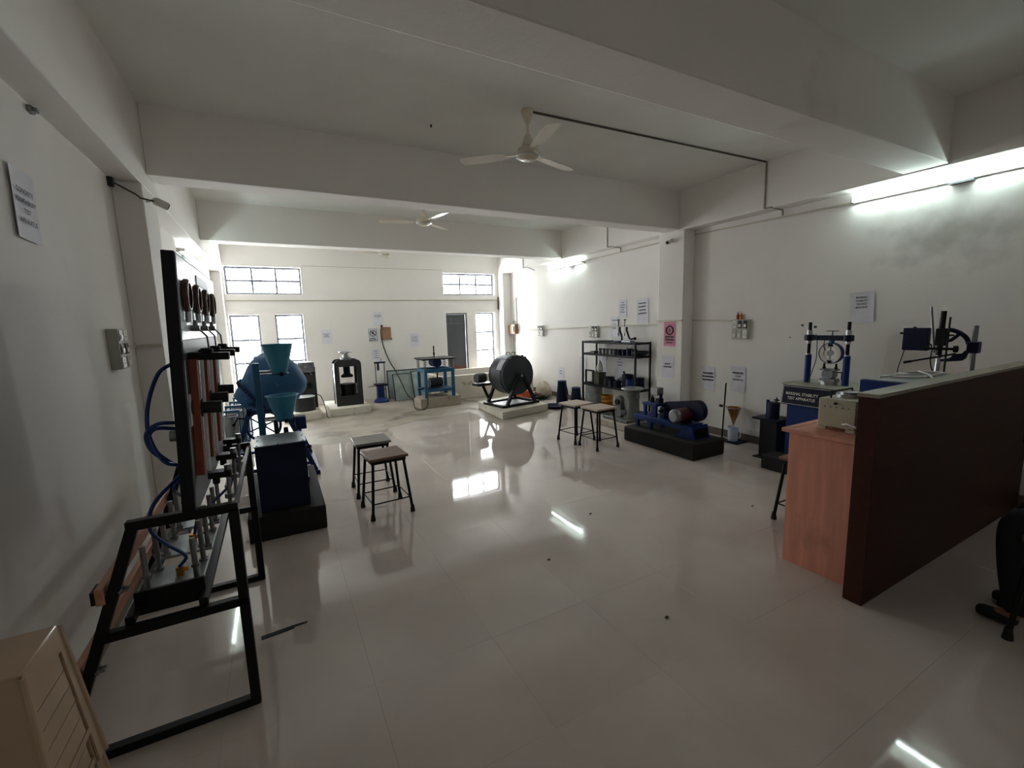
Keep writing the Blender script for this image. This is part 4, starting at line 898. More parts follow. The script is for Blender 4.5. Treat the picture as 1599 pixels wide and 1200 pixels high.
for y in (2.36, 2.47): part(ms, 'guide_pin', MB().cyl((4.98, y, 1.085), (4.98, y, 1.14), 0.010, n=10).cyl((4.98, y, 1.085), (4.98, y, 1.105), 0.015, n=10), black_metal)
part(ms, 'turntable', MB().cyl((4.98, 2.415, 0.925), (4.98, 2.415, 0.955), 0.075, n=26).cyl((4.98, 2.415, 0.955), (4.98, 2.415, 0.967), 0.095, n=26), steel)
part(ms, 'wire', MB().tube(smooth_path([(4.96, 2.56, 1.44), (4.95, 2.54, 1.38), (4.95, 2.535, 1.2), (4.95, 2.56, 1.08), (4.95, 2.6, 0.93)]), 0.004).tube(smooth_path([(4.96, 2.47, 1.38), (4.955, 2.475, 1.32), (4.96, 2.46, 1.27)]), 0.004), dark_pl)
part(ms, 'flow_meter', MB().cyl((4.98, 2.305, 0.98), (4.98, 2.305, 1.06), 0.005, n=8).box(4.97, 4.99, 2.29, 2.34, 1.05, 1.06).cyl((4.98, 2.285, 0.975), (4.98, 2.265, 0.975), 0.016, n=12), black_metal)
solo('machine_plinth', MB().prism([(4.55, 2.02), (4.79, 2.02), (4.79, 2.82), (4.55, 2.82)], 0, 0.15), black_block, 'black block on the floor in front of the lettered machine', 'plinth', (4.67, 2.4, 0), bevel=0.01)

# small press on a navy column
cp_ = thing('pedestal_press', 'small dark blue press on a narrow navy box column', 'press', (4.98, 2.98, 0))
part(cp_, 'foot_plate', MB().box(4.85, 5.10, 2.83, 3.11, 0, 0.012), black_metal)
part(cp_, 'column', MB().box(4.88, 5.08, 2.86, 3.06, 0.012, 0.46), mat('black_navy', '0A1120', 0.4), bevel=0.004)
part(cp_, 'table_plate', MB().box(4.82, 5.12, 2.82, 3.12, 0.46, 0.48), dblue, bevel=0.003)
part(cp_, 'cylinder', MB().cyl((4.95, 2.95, 0.48), (4.95, 2.95, 0.66), 0.062, n=22), dblue)
part(cp_, 'side_tube', MB().cyl((4.95, 3.02, 0.48), (4.95, 3.02, 0.68), 0.018, n=12), blue)
part(cp_, 'star_handle', MB().cyl((4.95, 2.92, 0.66), (4.95, 2.92, 0.69), 0.008, n=8).cyl((4.92, 2.92, 0.69), (4.98, 2.92, 0.69), 0.007, n=8).cyl((4.95, 2.89, 0.69), (4.95, 2.95, 0.69), 0.007, n=8).cyl((4.95, 2.92, 0.69), (4.95, 2.92, 0.72), 0.007, n=8), black_metal)

# marsh cone on stand
mc = thing('flow_cone', 'brass cone on a thin rod stand above a frosted beaker', 'cone', (5.22, 3.66, 0))
part(mc, 'base', MB().box(5.12, 5.34, 3.50, 3.72, 0, 0.02), dblue, bevel=0.004)
part(mc, 'rod', MB().cyl((5.22, 3.79, 0.0), (5.22, 3.76, 0.77), 0.009, n=10).cyl((5.22, 3.79, 0), (5.22, 3.79, 0.015), 0.05, n=18), black_metal)
part(mc, 'cone', MB().shell([(0.008, 0.225), (0.014, 0.25), (0.078, 0.44), (0.078, 0.465)], 0.003, (5.22, 3.63, 0)), cone_gold, 'brass cone')
part(mc, 'holder_ring', MB().ring((5.22, 3.63, 0.455), 0.082, 0.007).cyl((5.22, 3.71, 0.455), (5.22, 3.80, 0.455), 0.008, n=8), dull_steel)
part(mc, 'clamp_knob', MB().cyl((5.22, 3.80, 0.455), (5.22, 3.84, 0.455), 0.018, n=12), black_metal)
part(mc, 'beaker', MB().shell([(0.06, 0.02), (0.066, 0.20), (0.07, 0.205)], 0.003, (5.22, 3.63, 0)).cyl((5.22, 3.63, 0.02), (5.22, 3.63, 0.025), 0.058, n=20), beaker_gl, 'frosted beaker')
part(mc, 'beaker_handle', MB().tube(smooth_path([(5.22, 3.565, 0.16), (5.22, 3.53, 0.15), (5.22, 3.53, 0.08), (5.22, 3.568, 0.06)]), 0.007), beaker_gl)

# ================================================================== BLACK PLINTH WITH BLUE BELT MACHINE
solo('machine_plinth', MB().box(4.12, 4.66, 3.34, 4.50, 0, 0.20), black_block, 'long black plinth under the blue belt-driven machine', 'plinth', (4.4, 3.9, 0), bevel=0.02)
vm = thing('belt_machine', 'blue belt-driven vibrating machine with a maroon motor on a low bench frame', 'machine', (4.4, 3.95, 0.20))
part(vm, 'bench_frame', MB().box(4.26, 4.54, 3.56, 4.46, 0.315, 0.36).box(4.27, 4.31, 3.56, 4.46, 0.29, 0.315).box(4.49, 4.53, 3.56, 4.46, 0.29, 0.315), blue, bevel=0.004)
part(vm, 'near_foot', MB().prism([(3.46, 0.20), (3.74, 0.20), (3.62, 0.32), (3.50, 0.36)], 4.26, 4.54, 'YZ'), blue)
part(vm, 'foot_panel', MB().box(4.30, 4.50, 3.462, 3.475, 0.21, 0.33), black_metal)
for x in (4.28, 4.50):
    part(vm, 'far_foot', MB().box(x - 0.02, x + 0.02, 4.38, 4.42, 0.20, 0.29), blue)
    part(vm, 'middle_foot', MB().box(x - 0.02, x + 0.02, 4.14, 4.18, 0.20, 0.29), blue)
part(vm, 'head_block', MB().box(4.30, 4.50, 4.10, 4.34, 0.50, 0.535), blue, bevel=0.004)
for x in (4.33, 4.47):
    for y in (4.13, 4.31): part(vm, 'head_post', MB().box(x - 0.018, x + 0.018, y - 0.018, y + 0.018, 0.36, 0.50), blue)
part(vm, 'piston', MB().cyl((4.40, 4.26, 0.535), (4.40, 4.26, 0.60), 0.035, 0.025, n=14).cyl((4.40, 4.26, 0.60), (4.40, 4.26, 0.64), 0.010, n=8), dblue)
part(vm, 'bracket', MB().box(4.36, 4.44, 4.10, 4.16, 0.535, 0.60).cyl((4.40, 4.11, 0.60), (4.40, 4.11, 0.66), 0.02, n=10), dblue)
part(vm, 'specimen_cube', MB().box(4.345, 4.455, 4.12, 4.24, 0.64, 0.74), dull_steel, 'steel cube mould on top', bevel=0.003)
part(vm, 'belt_guard', MB().prism([(3.58 + 0.115 * math.sin(math.radians(a)) * -1, 0.515 + 0.13 * math.cos(math.radians(a)) * 1) for a in range(0, 181, 20)] + [(4.06, 0.44), (4.08, 0.48), (4.06, 0.56)], 4.42, 4.50, 'YZ'), dblue, 'navy belt guard', bevel=0.004)
part(vm, 'shaft_bearing', MB().box(4.33, 4.47, 3.98, 4.06, 0.36, 0.50), dblue, bevel=0.006)
part(vm, 'shaft', MB().cyl((4.28, 4.02, 0.46), (4.50, 4.02, 0.46), 0.02, n=12).cyl((4.40, 3.86, 0.36), (4.40, 3.86, 0.48), 0.018, n=10).cyl((4.40, 3.94, 0.36), (4.40, 3.94, 0.48), 0.018, n=10), black_metal)
mo = part(vm, 'motor', MB().cyl((4.20, 3.70, 0.46), (4.42, 3.70, 0.46), 0.085, n=26), motor_maroon, 'maroon motor')
part(mo, 'fan_cover', MB().lathe([(0.001, 0), (0.06, 0.0), (0.08, 0.02), (0.087, 0.04), (0.087, 0.06)], (4.165, 3.70, 0.46), (1, 0, 0), 26), dull_steel, 'pale fan cover')
part(mo, 'mount', MB().box(4.22, 4.42, 3.62, 3.78, 0.36, 0.39), black_metal)

# grey cast machine
gc = thing('flow_pump', 'grey cast-iron machine with a flared round top beside the shelf rack', 'machine', (4.72, 5.05, 0))
part(gc, 'plinth_block', MB().box(4.42, 4.98, 4.72, 5.50, 0, 0.10), grey_block, 'rough concrete pad', bevel=0.012)
part(gc, 'base', MB().box(4.50, 4.92, 4.86, 5.40, 0.10, 0.145), cast_grey, bevel=0.008)
part(gc, 'body', MB().lathe([(0.13, 0.145), (0.13, 0.20), (0.105, 0.26), (0.10, 0.52), (0.13, 0.585)], (4.74, 4.99, 0)), cast_grey)
part(gc, 'flange', MB().lathe([(0.06, 0.0), (0.162, 0.0), (0.167, 0.012), (0.162, 0.022), (0.06, 0.022)], (4.74, 4.99, 0.585), (0, 0, 1), 36, True), galv, 'flat round flange')
part(gc, 'gear_guard', MB().prism([(5.095, 0.145), (5.225, 0.145)] + [(5.16 + 0.065 * math.cos(math.radians(a)), 0.40 + 0.075 * math.sin(math.radians(a))) for a in range(0, 181, 20)], 4.60, 4.68, 'YZ'), cast_grey, bevel=0.008)
part(gc, 'hand_dial', MB().cyl((4.60, 5.16, 0.38), (4.575, 5.16, 0.38), 0.045, n=18), black_metal)
part(gc, 'valve_body', MB().cyl((4.62, 5.02, 0.23), (4.56, 5.06, 0.23), 0.045, n=16).cyl((4.56, 5.06, 0.23), (4.555, 5.063, 0.23), 0.022, n=12), dull_steel)
part(gc, 'side_lug', MB().box(4.72, 4.76, 4.86, 4.90, 0.46, 0.52).cyl((4.84, 4.90, 0.15), (4.86, 4.84, 0.24), 0.03, n=12), cast_grey)
part(gc, 'outlet', MB().cyl((4.62, 5.36, 0.17), (4.56, 5.44, 0.15), 0.04, n=14), cast_grey)

# ================================================================== SHELF RACK
sr = thing('shelf_rack', 'black angle-iron shelf rack with three shelves against the wall', 'rack', (5.17, 5.88, 0))
SX0, SX1, SY0, SY1 = 5.0, 5.32, 5.21, 6.56
for x in (SX0, SX1):
    for y in (SY0, SY1):
        part(sr, 'upright', MB().box(x - 0.013, x + 0.013, y - 0.013, y + 0.013, 0, 1.275), black_metal)
for z in (1.265, 1.05, 0.50):
    part(sr, 'shelf', MB().box(SX0, SX1, SY0, SY1, z - 0.008, z), dark_metal).data
    part(sr, 'edge_angle', MB().box(SX0 - 0.014, SX0, SY0, SY1, z - 0.028, z + 0.006), black_metal)
    part(sr, 'end_angle', MB().box(SX0, SX1, SY0 - 0.014, SY0, z - 0.028, z + 0.006), black_metal)
    part(sr, 'end_angle', MB().box(SX0, SX1, SY1, SY1 + 0.014, z - 0.028, z + 0.006), black_metal)
# things on the rack: two bench dial instruments on the top shelf
def dial_tester(x, y, lab, arm):
    t = thing('needle_tester', lab, 'tester', (x, y, 1.265), 0, 'needle testers on the rack')
    part(t, 'base', MB().box(x - 0.05, x + 0.05, y - (0.16 if arm else 0.05), y + 0.05, 1.265, 1.285 if not arm else 1.295), blue if not arm else galv, bevel=0.003)
    part(t, 'curved_arm', MB().tube(smooth_path([(x + 0.02, y - 0.04, 1.285), (x + 0.02, y - 0.045, 1.35), (x + 0.02, y - 0.02, 1.41), (x + 0.02, y + 0.005, 1.46), (x + 0.02, y + 0.005, 1.52)] if not arm else [(x + 0.02, y - 0.17, 1.33), (x + 0.02, y - 0.10, 1.32), (x + 0.02, y - 0.055, 1.345), (x + 0.02, y - 0.02, 1.42), (x + 0.02, y + 0.0, 1.46), (x + 0.02, y + 0.0, 1.52)]), 0.015, 8), dblue)
    part(t, 'scale_plate', MB().box(x - 0.01, x + 0.005, y + 0.015, y + 0.055, 1.42, 1.53), white_pl)
    part(t, 'plunger', MB().cyl((x, y + 0.025, 1.37), (x, y + 0.025, 1.63), 0.006, n=8).cyl((x, y + 0.025, 1.63), (x, y + 0.025, 1.645), 0.022, n=12), dark_metal)
    if arm: part(t, 'counter_knob', MB().ball((x + 0.02, y - 0.19, 1.33), 0.025), black_metal)
dial_tester(5.14, 5.74, 'blue needle tester with a white scale on the rack top', False)
dial_tester(5.14, 5.58, 'needle tester with long curved arm on the rack top, nearest the pillar', True)
solo('steel_tray', MB().shell([(0.18, 1.265), (0.20, 1.285)], 0.004, (5.16, 6.20, 0), n=24).cyl((5.16, 6.20, 1.265), (5.16, 6.20, 1.269), 0.18, n=24), galv, 'flat round pale tray on the rack top', 'tray', (5.16, 6.2, 1.265))
# jars along the middle shelf
for k in range(5):
    y = 6.18 - k * 0.095
    t = thing('sample_tin', ['first', 'second', 'third', 'fourth', 'fifth'][k] + ' grey sample tin from the far end of the middle shelf', 'tin', (5.10, y, 1.05), 0, 'grey tins on the middle shelf')
    part(t, 'body', MB().cyl((5.10, y, 1.05), (5.10, y, 1.135), 0.038, n=18), dull_steel if k % 2 else cast_grey)
    part(t, 'lid', MB().cyl((5.10, y, 1.135), (5.10, y, 1.145), 0.041, n=18), dark_metal)
for k, (y, h, r) in enumerate(((5.70, 0.09, 0.045), (5.59, 0.09, 0.045), (5.47, 0.11, 0.052), (5.36, 0.10, 0.048))):
    solo('blue_mould', MB().shell([(r, 1.05), (r, 1.05 + h), (r + 0.006, 1.05 + h), (r + 0.006, 1.055 + h)], 0.006, (5.12, y, 0), n=20), dblue, ['first', 'second', 'third', 'fourth'][k] + ' blue ring mould on the middle shelf counting from the tins', 'mould', (5.12, y, 1.05), 'blue moulds on the middle shelf')
for k, y in enumerate((5.65, 5.54)):
    solo('white_bottle', MB().lathe([(0.018, 1.05), (0.02, 1.14), (0.008, 1.17), (0.008, 1.20), (0.001, 1.20)], (5.24, y, 0), n=14), white_pl, ['white bottle behind the second blue mould', 'white bottle behind the third blue mould'][k], 'bottle', (5.24, y, 1.05), 'white bottles on the middle shelf')
solo('black_pan', MB().shell([(0.06, 1.05), (0.12, 1.09), (0.125, 1.13)], 0.005, (5.16, 5.26, 0), n=24).cyl((5.16, 5.26, 1.05), (5.16, 5.26, 1.055), 0.06, n=20), dark_metal, 'black pan at the near end of the middle shelf', 'pan', (5.16, 5.26, 1.05))
solo('specimen_box', MB().box(5.06, 5.22, 6.30, 6.42, 1.05, 1.09), olive, 'flat grey box at the far end of the middle shelf', 'box', (5.14, 6.36, 1.05), bevel=0.004)
# lower shelf
ab = thing('steel_frame_box', 'black open square frame at the far end of the lower shelf', 'frame', (5.15, 6.42, 0.5))
for a, b in (((5.04, 6.52, 0.50), (5.04, 6.52, 0.74)), ((5.04, 6.30, 0.50), (5.04, 6.30, 0.74)), ((5.04, 6.53, 0.735), (5.04, 6.29, 0.735)), ((5.04, 6.53, 0.51), (5.04, 6.29, 0.51))):
    part(ab, 'frame_bar', MB().bar(a, b, 0.025, 0.025), black_metal)
tn = thing('olive_tin', 'square olive tin on the lower shelf with a crumpled bag on top', 'tin', (5.10, 6.24, 0.5))
part(tn, 'body', MB().box(5.03, 5.19, 6.14, 6.34, 0.50, 0.715), olive, bevel=0.006)
part(tn, 'rim', MB().box(5.025, 5.195, 6.135, 6.345, 0.70, 0.708), dark_metal)
bagb = MB().lathe([(0.03, 0.715), (0.06, 0.75), (0.05, 0.82), (0.02, 0.90), (0.001, 0.93)], (5.12, 6.22, 0), n=12)
for i, v in enumerate(bagb.v): bagb.v[i] = v + Vector((random.uniform(-.008, .008), random.uniform(-.008, .008), 0))
solo('crumpled_bag', bagb, white_pl, 'crumpled white bag standing on the olive tin', 'bag', (5.12, 6.22, 0.715))
for k, (x, y, r, h, m_, lab) in enumerate(((5.13, 5.98, 0.095, 0.14, dark_metal, 'wide dark pot beside the olive tin on the lower shelf'), (5.07, 5.83, 0.06, 0.115, dblue, 'small navy mould with pale rim beside the dark pot'),
                                           (5.07, 5.70, 0.06, 0.105, dblue, 'small navy mould next to the tall dark drum'), (5.17, 5.56, 0.095, 0.22, dblue, 'tall navy drum in the middle of the lower shelf'),
                                           (5.08, 5.40, 0.07, 0.16, blue, 'bright blue cylinder holding tools on the lower shelf'), (5.20, 5.32, 0.08, 0.18, dblue, 'navy cylinder at the near end of the lower shelf'))):
    solo('cylinder_pot', MB().shell([(r, 0.50), (r, 0.50 + h), (r + 0.005, 0.50 + h), (r + 0.005, 0.506 + h)], 0.006, (x, y, 0), n=22).cyl((x, y, 0.50), (x, y, 0.506), r - 0.003, n=20), m_, lab, 'pot', (x, y, 0.5), 'pots on the lower shelf')
solo('steel_trowel', MB().bar((5.08, 5.42, 0.51), (5.06, 5.52, 0.76), 0.02, 0.02).ball((5.058, 5.53, 0.775), 0.018, 8, 6), dark_metal, 'tool handle slanting out of the blue cylinder', 'tool', (5.08, 5.42, 0.51))
solo('tamping_rod', MB().cyl((5.09, 5.39, 0.51), (5.11, 5.36, 0.72), 0.012, n=8), dark_metal, 'short upright rod in the blue cylinder', 'rod', (5.09, 5.39, 0.51))
solo('leaning_lid', MB().lathe([(0.001, 0), (0.085, 0), (0.085, 0.012), (0.001, 0.012)], (5.21, 5.80, 0.585), (-0.85, 0.2, 0.5), 20), dark_metal, 'dark lid leaning behind the small navy moulds', 'lid', (5.2, 5.8, 0.5))

# under the rack: galvanised cans, brass sieves
for k in range(3):
    z = k * 0.155
    t = thing('galvanised_can', ['bottom', 'middle', 'top'][k] + ' galvanised can of the stack under the shelf rack', 'can', (5.14, 6.42, z), 0, 'stacked galvanised cans')
    part(t, 'body', MB().cyl((5.14, 6.42, z), (5.14, 6.42, z + 0.148), 0.155, n=30), galv)
    part(t, 'rim', MB().ring((5.14, 6.42, z + 0.148), 0.155, 0.007, n=30), galv)
for k in range(3):
    z = 0.16 + k * 0.065
    t = thing('brass_sieve', ['bottom', 'middle', 'top'][k] + ' brass sieve of the stack under the shelf rack', 'sieve', (5.03, 5.92, z), 0, 'stacked brass sieves')
    part(t, 'frame', MB().shell([(0.10, z), (0.10, z + 0.042), (0.106, z + 0.044), (0.106, z + 0.053)], 0.004, (5.03, 5.92, 0), n=28), brass)
    part(t, 'mesh_disc', MB().cyl((5.03, 5.92, z + 0.008), (5.03, 5.92, z + 0.010), 0.096, n=24), dull_steel)
solo('sieve_pan', MB().shell([(0.105, 0.0), (0.105, 0.15), (0.11, 0.155)], 0.005, (5.03, 5.92, 0), n=26).cyl((5.03, 5.92, 0), (5.03, 5.92, 0.01), 0.1, n=24), dull_steel, 'dull steel pan beneath the brass sieves', 'pan', (5.03, 5.92, 0))
# blue cans and clutter by the wall beyond the rack
def jug(x, y, h, r, lab, spout):
    t = thing('blue_can', lab, 'can', (x, y, 0), 0, 'blue cans by the wall')
    part(t, 'body', MB().lathe([(r * 1.15, 0), (r * 1.15, 0.02), (r, h * 0.5), (r * 0.8, h), (r * 0.7, h + 0.005)], (x, y, 0), n=24), dblue)
    part(t, 'rim', MB().ring((x, y, h), r * 0.8, 0.008, n=24), blue)
    part(t, 'handle', MB().tube(smooth_path([(x, y - r * 0.75, h), (x, y - r * 1.4, h * 0.8), (x, y - r * 1.9, h * 0.45)]) if spout else smooth_path([(x, y + r * 0.8, h * 0.9), (x, y + r * 1.3, h * 0.75), (x, y + r * 1.05, h * 0.35)]), 0.012), dblue)
jug(4.98, 7.22, 0.46, 0.105, 'tall blue can with a slanting handle near the far corner', True)
jug(5.06, 6.86, 0.36, 0.10, 'shorter blue can between the tall can and the galvanised stack', False)
solo('blue_basin', MB().shell([(0.14, 0.0), (0.2, 0.05), (0.21, 0.055)], 0.006, (4.62, 6.95, 0), n=28).cyl((4.62, 6.95, 0.0), (4.62, 6.95, 0.006), 0.138, n=24), dblue, 'shallow blue basin on the floor beside the blue cans', 'basin', (4.62, 6.95, 0))
solo('round_cover', MB().lathe([(0.001, 0), (0.14, 0), (0.15, 0.012), (0.15, 0.02), (0.001, 0.03)], (5.20, 7.52, 0.17), (-0.95, 0, 0.25), 28), galv, 'round pale metal cover leaning beside the tall blue can', 'cover', (5.2, 7.52, 0))
solo('dark_green_pan', MB().shell([(0.17, 0.0), (0.25, 0.07), (0.26, 0.075)], 0.006, (4.92, 8.02, 0), n=28).cyl((4.92, 8.02, 0), (4.92, 8.02, 0.008), 0.168, n=24), dkgreen, 'dark green pan of rubble near the far corner', 'pan', (4.92, 8.02, 0))
rb = MB()
for k in range(26):
    a = random.uniform(0, 6.28); d = random.uniform(0, 0.17); rb.ball((4.92 + d * math.cos(a), 8.02 + d * math.sin(a), 0.05 + random.uniform(0, 0.05)), (random.uniform(.02, .045), random.uniform(.02, .045), random.uniform(.015, .035)), 7, 5)
solo('stone_rubble', rb, mat('brown_rubble', '5E4A3E', 0.9, var=0.4, scale=30), 'brown broken stones heaped in the dark green pan', 'rubble', (4.92, 8.02, 0.05), kind='stuff')
def sack(x, y, rx, ry, h, lab, m_):
    mb = MB().lathe([(rx, 0), (rx * 1.08, h * 0.2), (rx, h * 0.55), (rx * 0.6, h * 0.82), (rx * 0.25, h * 0.95), (0.001, h)], (0, 0, 0), n=18)
    rnd = random.Random(len(lab))
    mb.v = [Vector((v.x * (1 + rnd.uniform(-.08, .08)), v.y * ry / rx * (1 + rnd.uniform(-.08, .08)), v.z)) + Vector((x, y, 0)) for v in mb.v]
    return solo('cement_sack', mb, m_, lab, 'sack', (x, y, 0), 'sacks in the far corner')
sack(5.16, 8.20, 0.14, 0.22, 0.36, 'slumped beige sack behind the dark green pan', bag_m)
sack(5.02, 8.72, 0.15, 0.17, 0.70, 'tall pale polythene sack in the far corner behind the grey drum', bag_m)
sack(4.86, 8.50, 0.09, 0.09, 0.22, 'small green sack beside the tall polythene sack', green_m)

# ================================================================== WALL FIXTURES, NOTICES, LIGHTS, FANS
BASIS = {'right': Matrix(((0, 0, -1), (-1, 0, 0), (0, 1, 0))), 'left': Matrix(((0, 0, 1), (1, 0, 0), (0, 1, 0))), 'far': Matrix(((1, 0, 0), (0, 0, -1), (0, 1, 0)))}
def text_mb(lines, size, lead):
    """lettering as flat mesh: strings are set in the built-in font, numbers become unreadable printed lines of that width"""
    mb = MB(); y = 0.0
    for s in lines:
        if isinstance(s, str):
            cu = bpy.data.curves.new('lettering', 'FONT'); cu.body = s; cu.size = size * 1.38; cu.align_x = 'CENTER'; cu.offset = size * 0.03
            ob = bpy.data.objects.new('lettering', cu); COL.objects.link(ob)
            bpy.context.view_layer.update()
            me = bpy.data.meshes.new_from_object(ob)
            mb._add([(v.co.x, v.co.y + y, 0) for v in me.vertices], [tuple(p.vertices) for p in me.polygons])
            bpy.data.objects.remove(ob); bpy.data.curves.remove(cu); bpy.data.meshes.remove(me)
        else:
            x = -s / 2; rnd = random.Random(int(s * 1e4) + len(mb.v))
            while x < s / 2 - size * 0.4:
                wd = min(size * rnd.uniform(0.5, 0.75), s / 2 - x); hh = size * rnd.uniform(0.8, 1.0)
                mb._add([(x, y, 0), (x + wd, y, 0), (x + wd, y + hh, 0), (x, y + hh, 0)], [(0, 1, 2, 3)]); x += wd + size * rnd.choice((0.12, 0.14, 0.2))
        y -= lead
    return mb
def paper(lab, side, u, z, wd, hh, lines, size=0.022, lead=0.036, top=0.10, tilt=0.0, off=0.0, pm=None, im=None, curl=0.006, name='notice_sheet', plane=None):
    """a sheet stuck on a wall; u runs along the wall (y on side walls, x on the far wall)"""
    B = BASIS[side].to_4x4()
    px = plane if plane is not None else {'right': XR, 'left': XL, 'far': YB}[side]
    loc = Vector((px, u, z)) if side != 'far' else Vector((u, px, z))
    root = thing(name, lab, 'notice', loc)
    rnd = random.Random(len(lab) * 7 + int(z * 100)); mb = MB(); n, m_ = 5, 6
    def P(i, j, t):
        a, b = (i / n - 0.5) * wd, (j / m_ - 0.5) * hh
        e = max(abs(i / n - 0.5), abs(j / m_ - 0.5)) * 2
        bulge = curl * (0.35 + 0.65 * abs(math.sin(i * 1.9 + len(lab))) * (1 if e > 0.9 else 0.3)) 
        return Vector((a, b, 0.001 + bulge + t))
    vs = [P(i, j, 0) for j in range(m_ + 1) for i in range(n + 1)]; k = len(vs); vs += [p + Vector((0, 0, 0.0006)) for p in vs]
    fs = []
    for j in range(m_):
        for i in range(n):
            q = (j * (n + 1) + i, j * (n + 1) + i + 1, (j + 1) * (n + 1) + i + 1, (j + 1) * (n + 1) + i)
            fs.append(q[::-1]); fs.append(tuple(a + k for a in q))
    mb._add(vs, fs)
    R = B @ Matrix.Rotation(tilt, 4, 'Z')
    part(root, 'sheet', mb.xf(R), pm or paper_m, local=True)
    if lines:
        tb = text_mb(lines, size, lead); tb.xf(R @ Matrix.Translation((0, hh / 2 - top - size, 0.003 + curl)))
        part(root, 'printed_text', tb, im or ink, 'dark printed lines', local=True, smooth=False, kind='stuff')
    return root, R
# left wall
paper('white notice about concrete permeability on the wall by the stand', 'left', 2.845, 2.23, 0.215, 0.31, ['CONCRETE', 'PERMEABILITY', 'TEST', 'APPARATUS'], 0.021, 0.044, 0.085, tilt=-0.03, curl=0.012)
# far wall
paper('white sheet on the far wall left of the press handwheel', 'far', 0.995, 1.455, 0.21, 0.297, [0.15, 0.09, 0.12], 0.012, 0.03, 0.085)
paper('white sheet on the far wall above the brown wooden box', 'far', 2.10, 1.82, 0.21, 0.297, [0.14, 0.16, 0.04], 0.010, 0.03, 0.07, tilt=0.02)
paper('white sheet low on the far wall above the blue impact tester', 'far', 2.0, 0.99, 0.19, 0.297, [0.09, 0.09, 0.06, 0.13], 0.012, 0.05, 0.04)
paper('white sheet on the far wall above the vibrating table', 'far', 2.915, 1.30, 0.21, 0.297, [0.13, 0.15, 0.14], 0.013, 0.045, 0.075)
sg, R = paper('white prohibition sign with a black ring beside the brown wooden box', 'far', 1.965, 1.45, 0.20, 0.30, [0.11, 0.17], 0.02, 0.035, 0.21, name='prohibition_sign')
part(sg, 'ring_mark', MB().ring((0, 0.045, 0.009), 0.066, 0.006, n=32, k=6).bar((-0.045, 0.09, 0.009), (0.045, 0.0, 0.009), 0.011, 0.003).xf(R), ink, 'black ring with a slash', local=True)
part(sg, 'hand_mark', MB().prism([(-0.014, 0.02), (0.014, 0.015), (0.02, 0.05), (0.012, 0.082), (-0.008, 0.085), (-0.018, 0.055)], 0.008, 0.009).xf(R), ink, local=True)
part(sg, 'border', MB().bar((-0.09, 0.14, 0.009), (0.09, 0.14, 0.009), 0.004, 0.002).bar((-0.09, -0.135, 0.009), (0.09, -0.135, 0.009), 0.004, 0.002).bar((-0.09, 0.14, 0.009), (-0.09, -0.135, 0.009), 0.004, 0.002).bar((0.09, 0.14, 0.009), (0.09, -0.135, 0.009), 0.004, 0.002).xf(R), ink, local=True)
# right wall and pillar
paper('white notice with a folded flap above the far half of the rack', 'right', 6.10, 1.52, 0.21, 0.36, [0.13, 0.04, 0.09], 0.015, 0.07, 0.06, curl=0.012)
paper('narrow white notice high above the needle testers', 'right', 5.895, 1.83, 0.17, 0.297, [0.05, 0.12, 0.10, 0.06, 0.11], 0.014, 0.04, 0.04)
paper('white notice high on the wall between the rack and the pillar', 'right', 5.43, 1.76, 0.25, 0.42, [0.17, 0.18, 0.15, 0.19], 0.02, 0.055, 0.06, tilt=0.05)
paper('white sheet behind the olive tin at the far end of the rack', 'right', 7.03, 0.78, 0.21, 0.30, None, curl=0.01)
paper('white sheet on the wall behind the crumpled bag', 'right', 6.43, 0.78, 0.22, 0.45, None, curl=0.01)
paper('white printed sheet on the wall behind the lower shelf pots', 'right', 5.96, 0.80, 0.24, 0.46, [0.05, 0.16, 0.14], 0.014, 0.05, 0.08)
paper('small white sheet low on the wall above the blue cans', 'right', 7.80, 0.55, 0.20, 0.22, [0.11, 0.10], 0.014, 0.05, 0.07)
paper('white sheet under the pink notice on the pillar', 'right', 4.685, 0.92, 0.22, 0.32, [0.10, 0.15], 0.02, 0.045, 0.10, plane=XRB, curl=0.010)
paper('white three-line notice next to the pillar above the maroon motor', 'right', 4.15, 0.79, 0.22, 0.32, [0.165, 0.19, 0.18], 0.022, 0.047, 0.08)
paper('white notice above the brass cone', 'right', 3.69, 0.82, 0.21, 0.33, [0.16, 'CONE', 'APPARATUS'], 0.020, 0.045, 0.075)
paper('white crumpled notice high on the wall above the twin-column machine', 'right', 2.345, 1.70, 0.215, 0.31, ['MARSHAL', 'STABILITY', 'TESTING', 'MACHINE'], 0.017, 0.034, 0.045, tilt=0.03, curl=0.012)
pk, R = paper('pink framed mandatory notice with a black ring on the pillar', 'right', 4.665, 1.41, 0.22, 0.36, None, pm=pink_paper, plane=XRB, curl=0.002, name='pink_notice')
part(pk, 'ring_mark', MB().ring((0, 0.055, 0.005), 0.062, 0.012, n=32, k=6).xf(R), dark_ink, 'black ring', local=True)
part(pk, 'figure_mark', MB().prism([(-0.02, 0.02), (0.022, 0.02), (0.026, 0.06), (0.0, 0.10), (-0.03, 0.06)], 0.004, 0.0045).xf(R), mat('grey_print', '6A4E58', 0.6), local=True)
part(pk, 'text_bar', MB().prism([(-0.075, -0.055), (0.075, -0.055), (0.075, -0.025), (-0.075, -0.025)], 0.003, 0.004).prism([(-0.075, -0.10), (0.075, -0.10), (0.075, -0.065), (-0.075, -0.065)], 0.003, 0.004).prism([(-0.06, -0.135), (0.06, -0.135), (0.06, -0.115), (-0.06, -0.115)], 0.003, 0.004).xf(R), dark_ink, local=True)
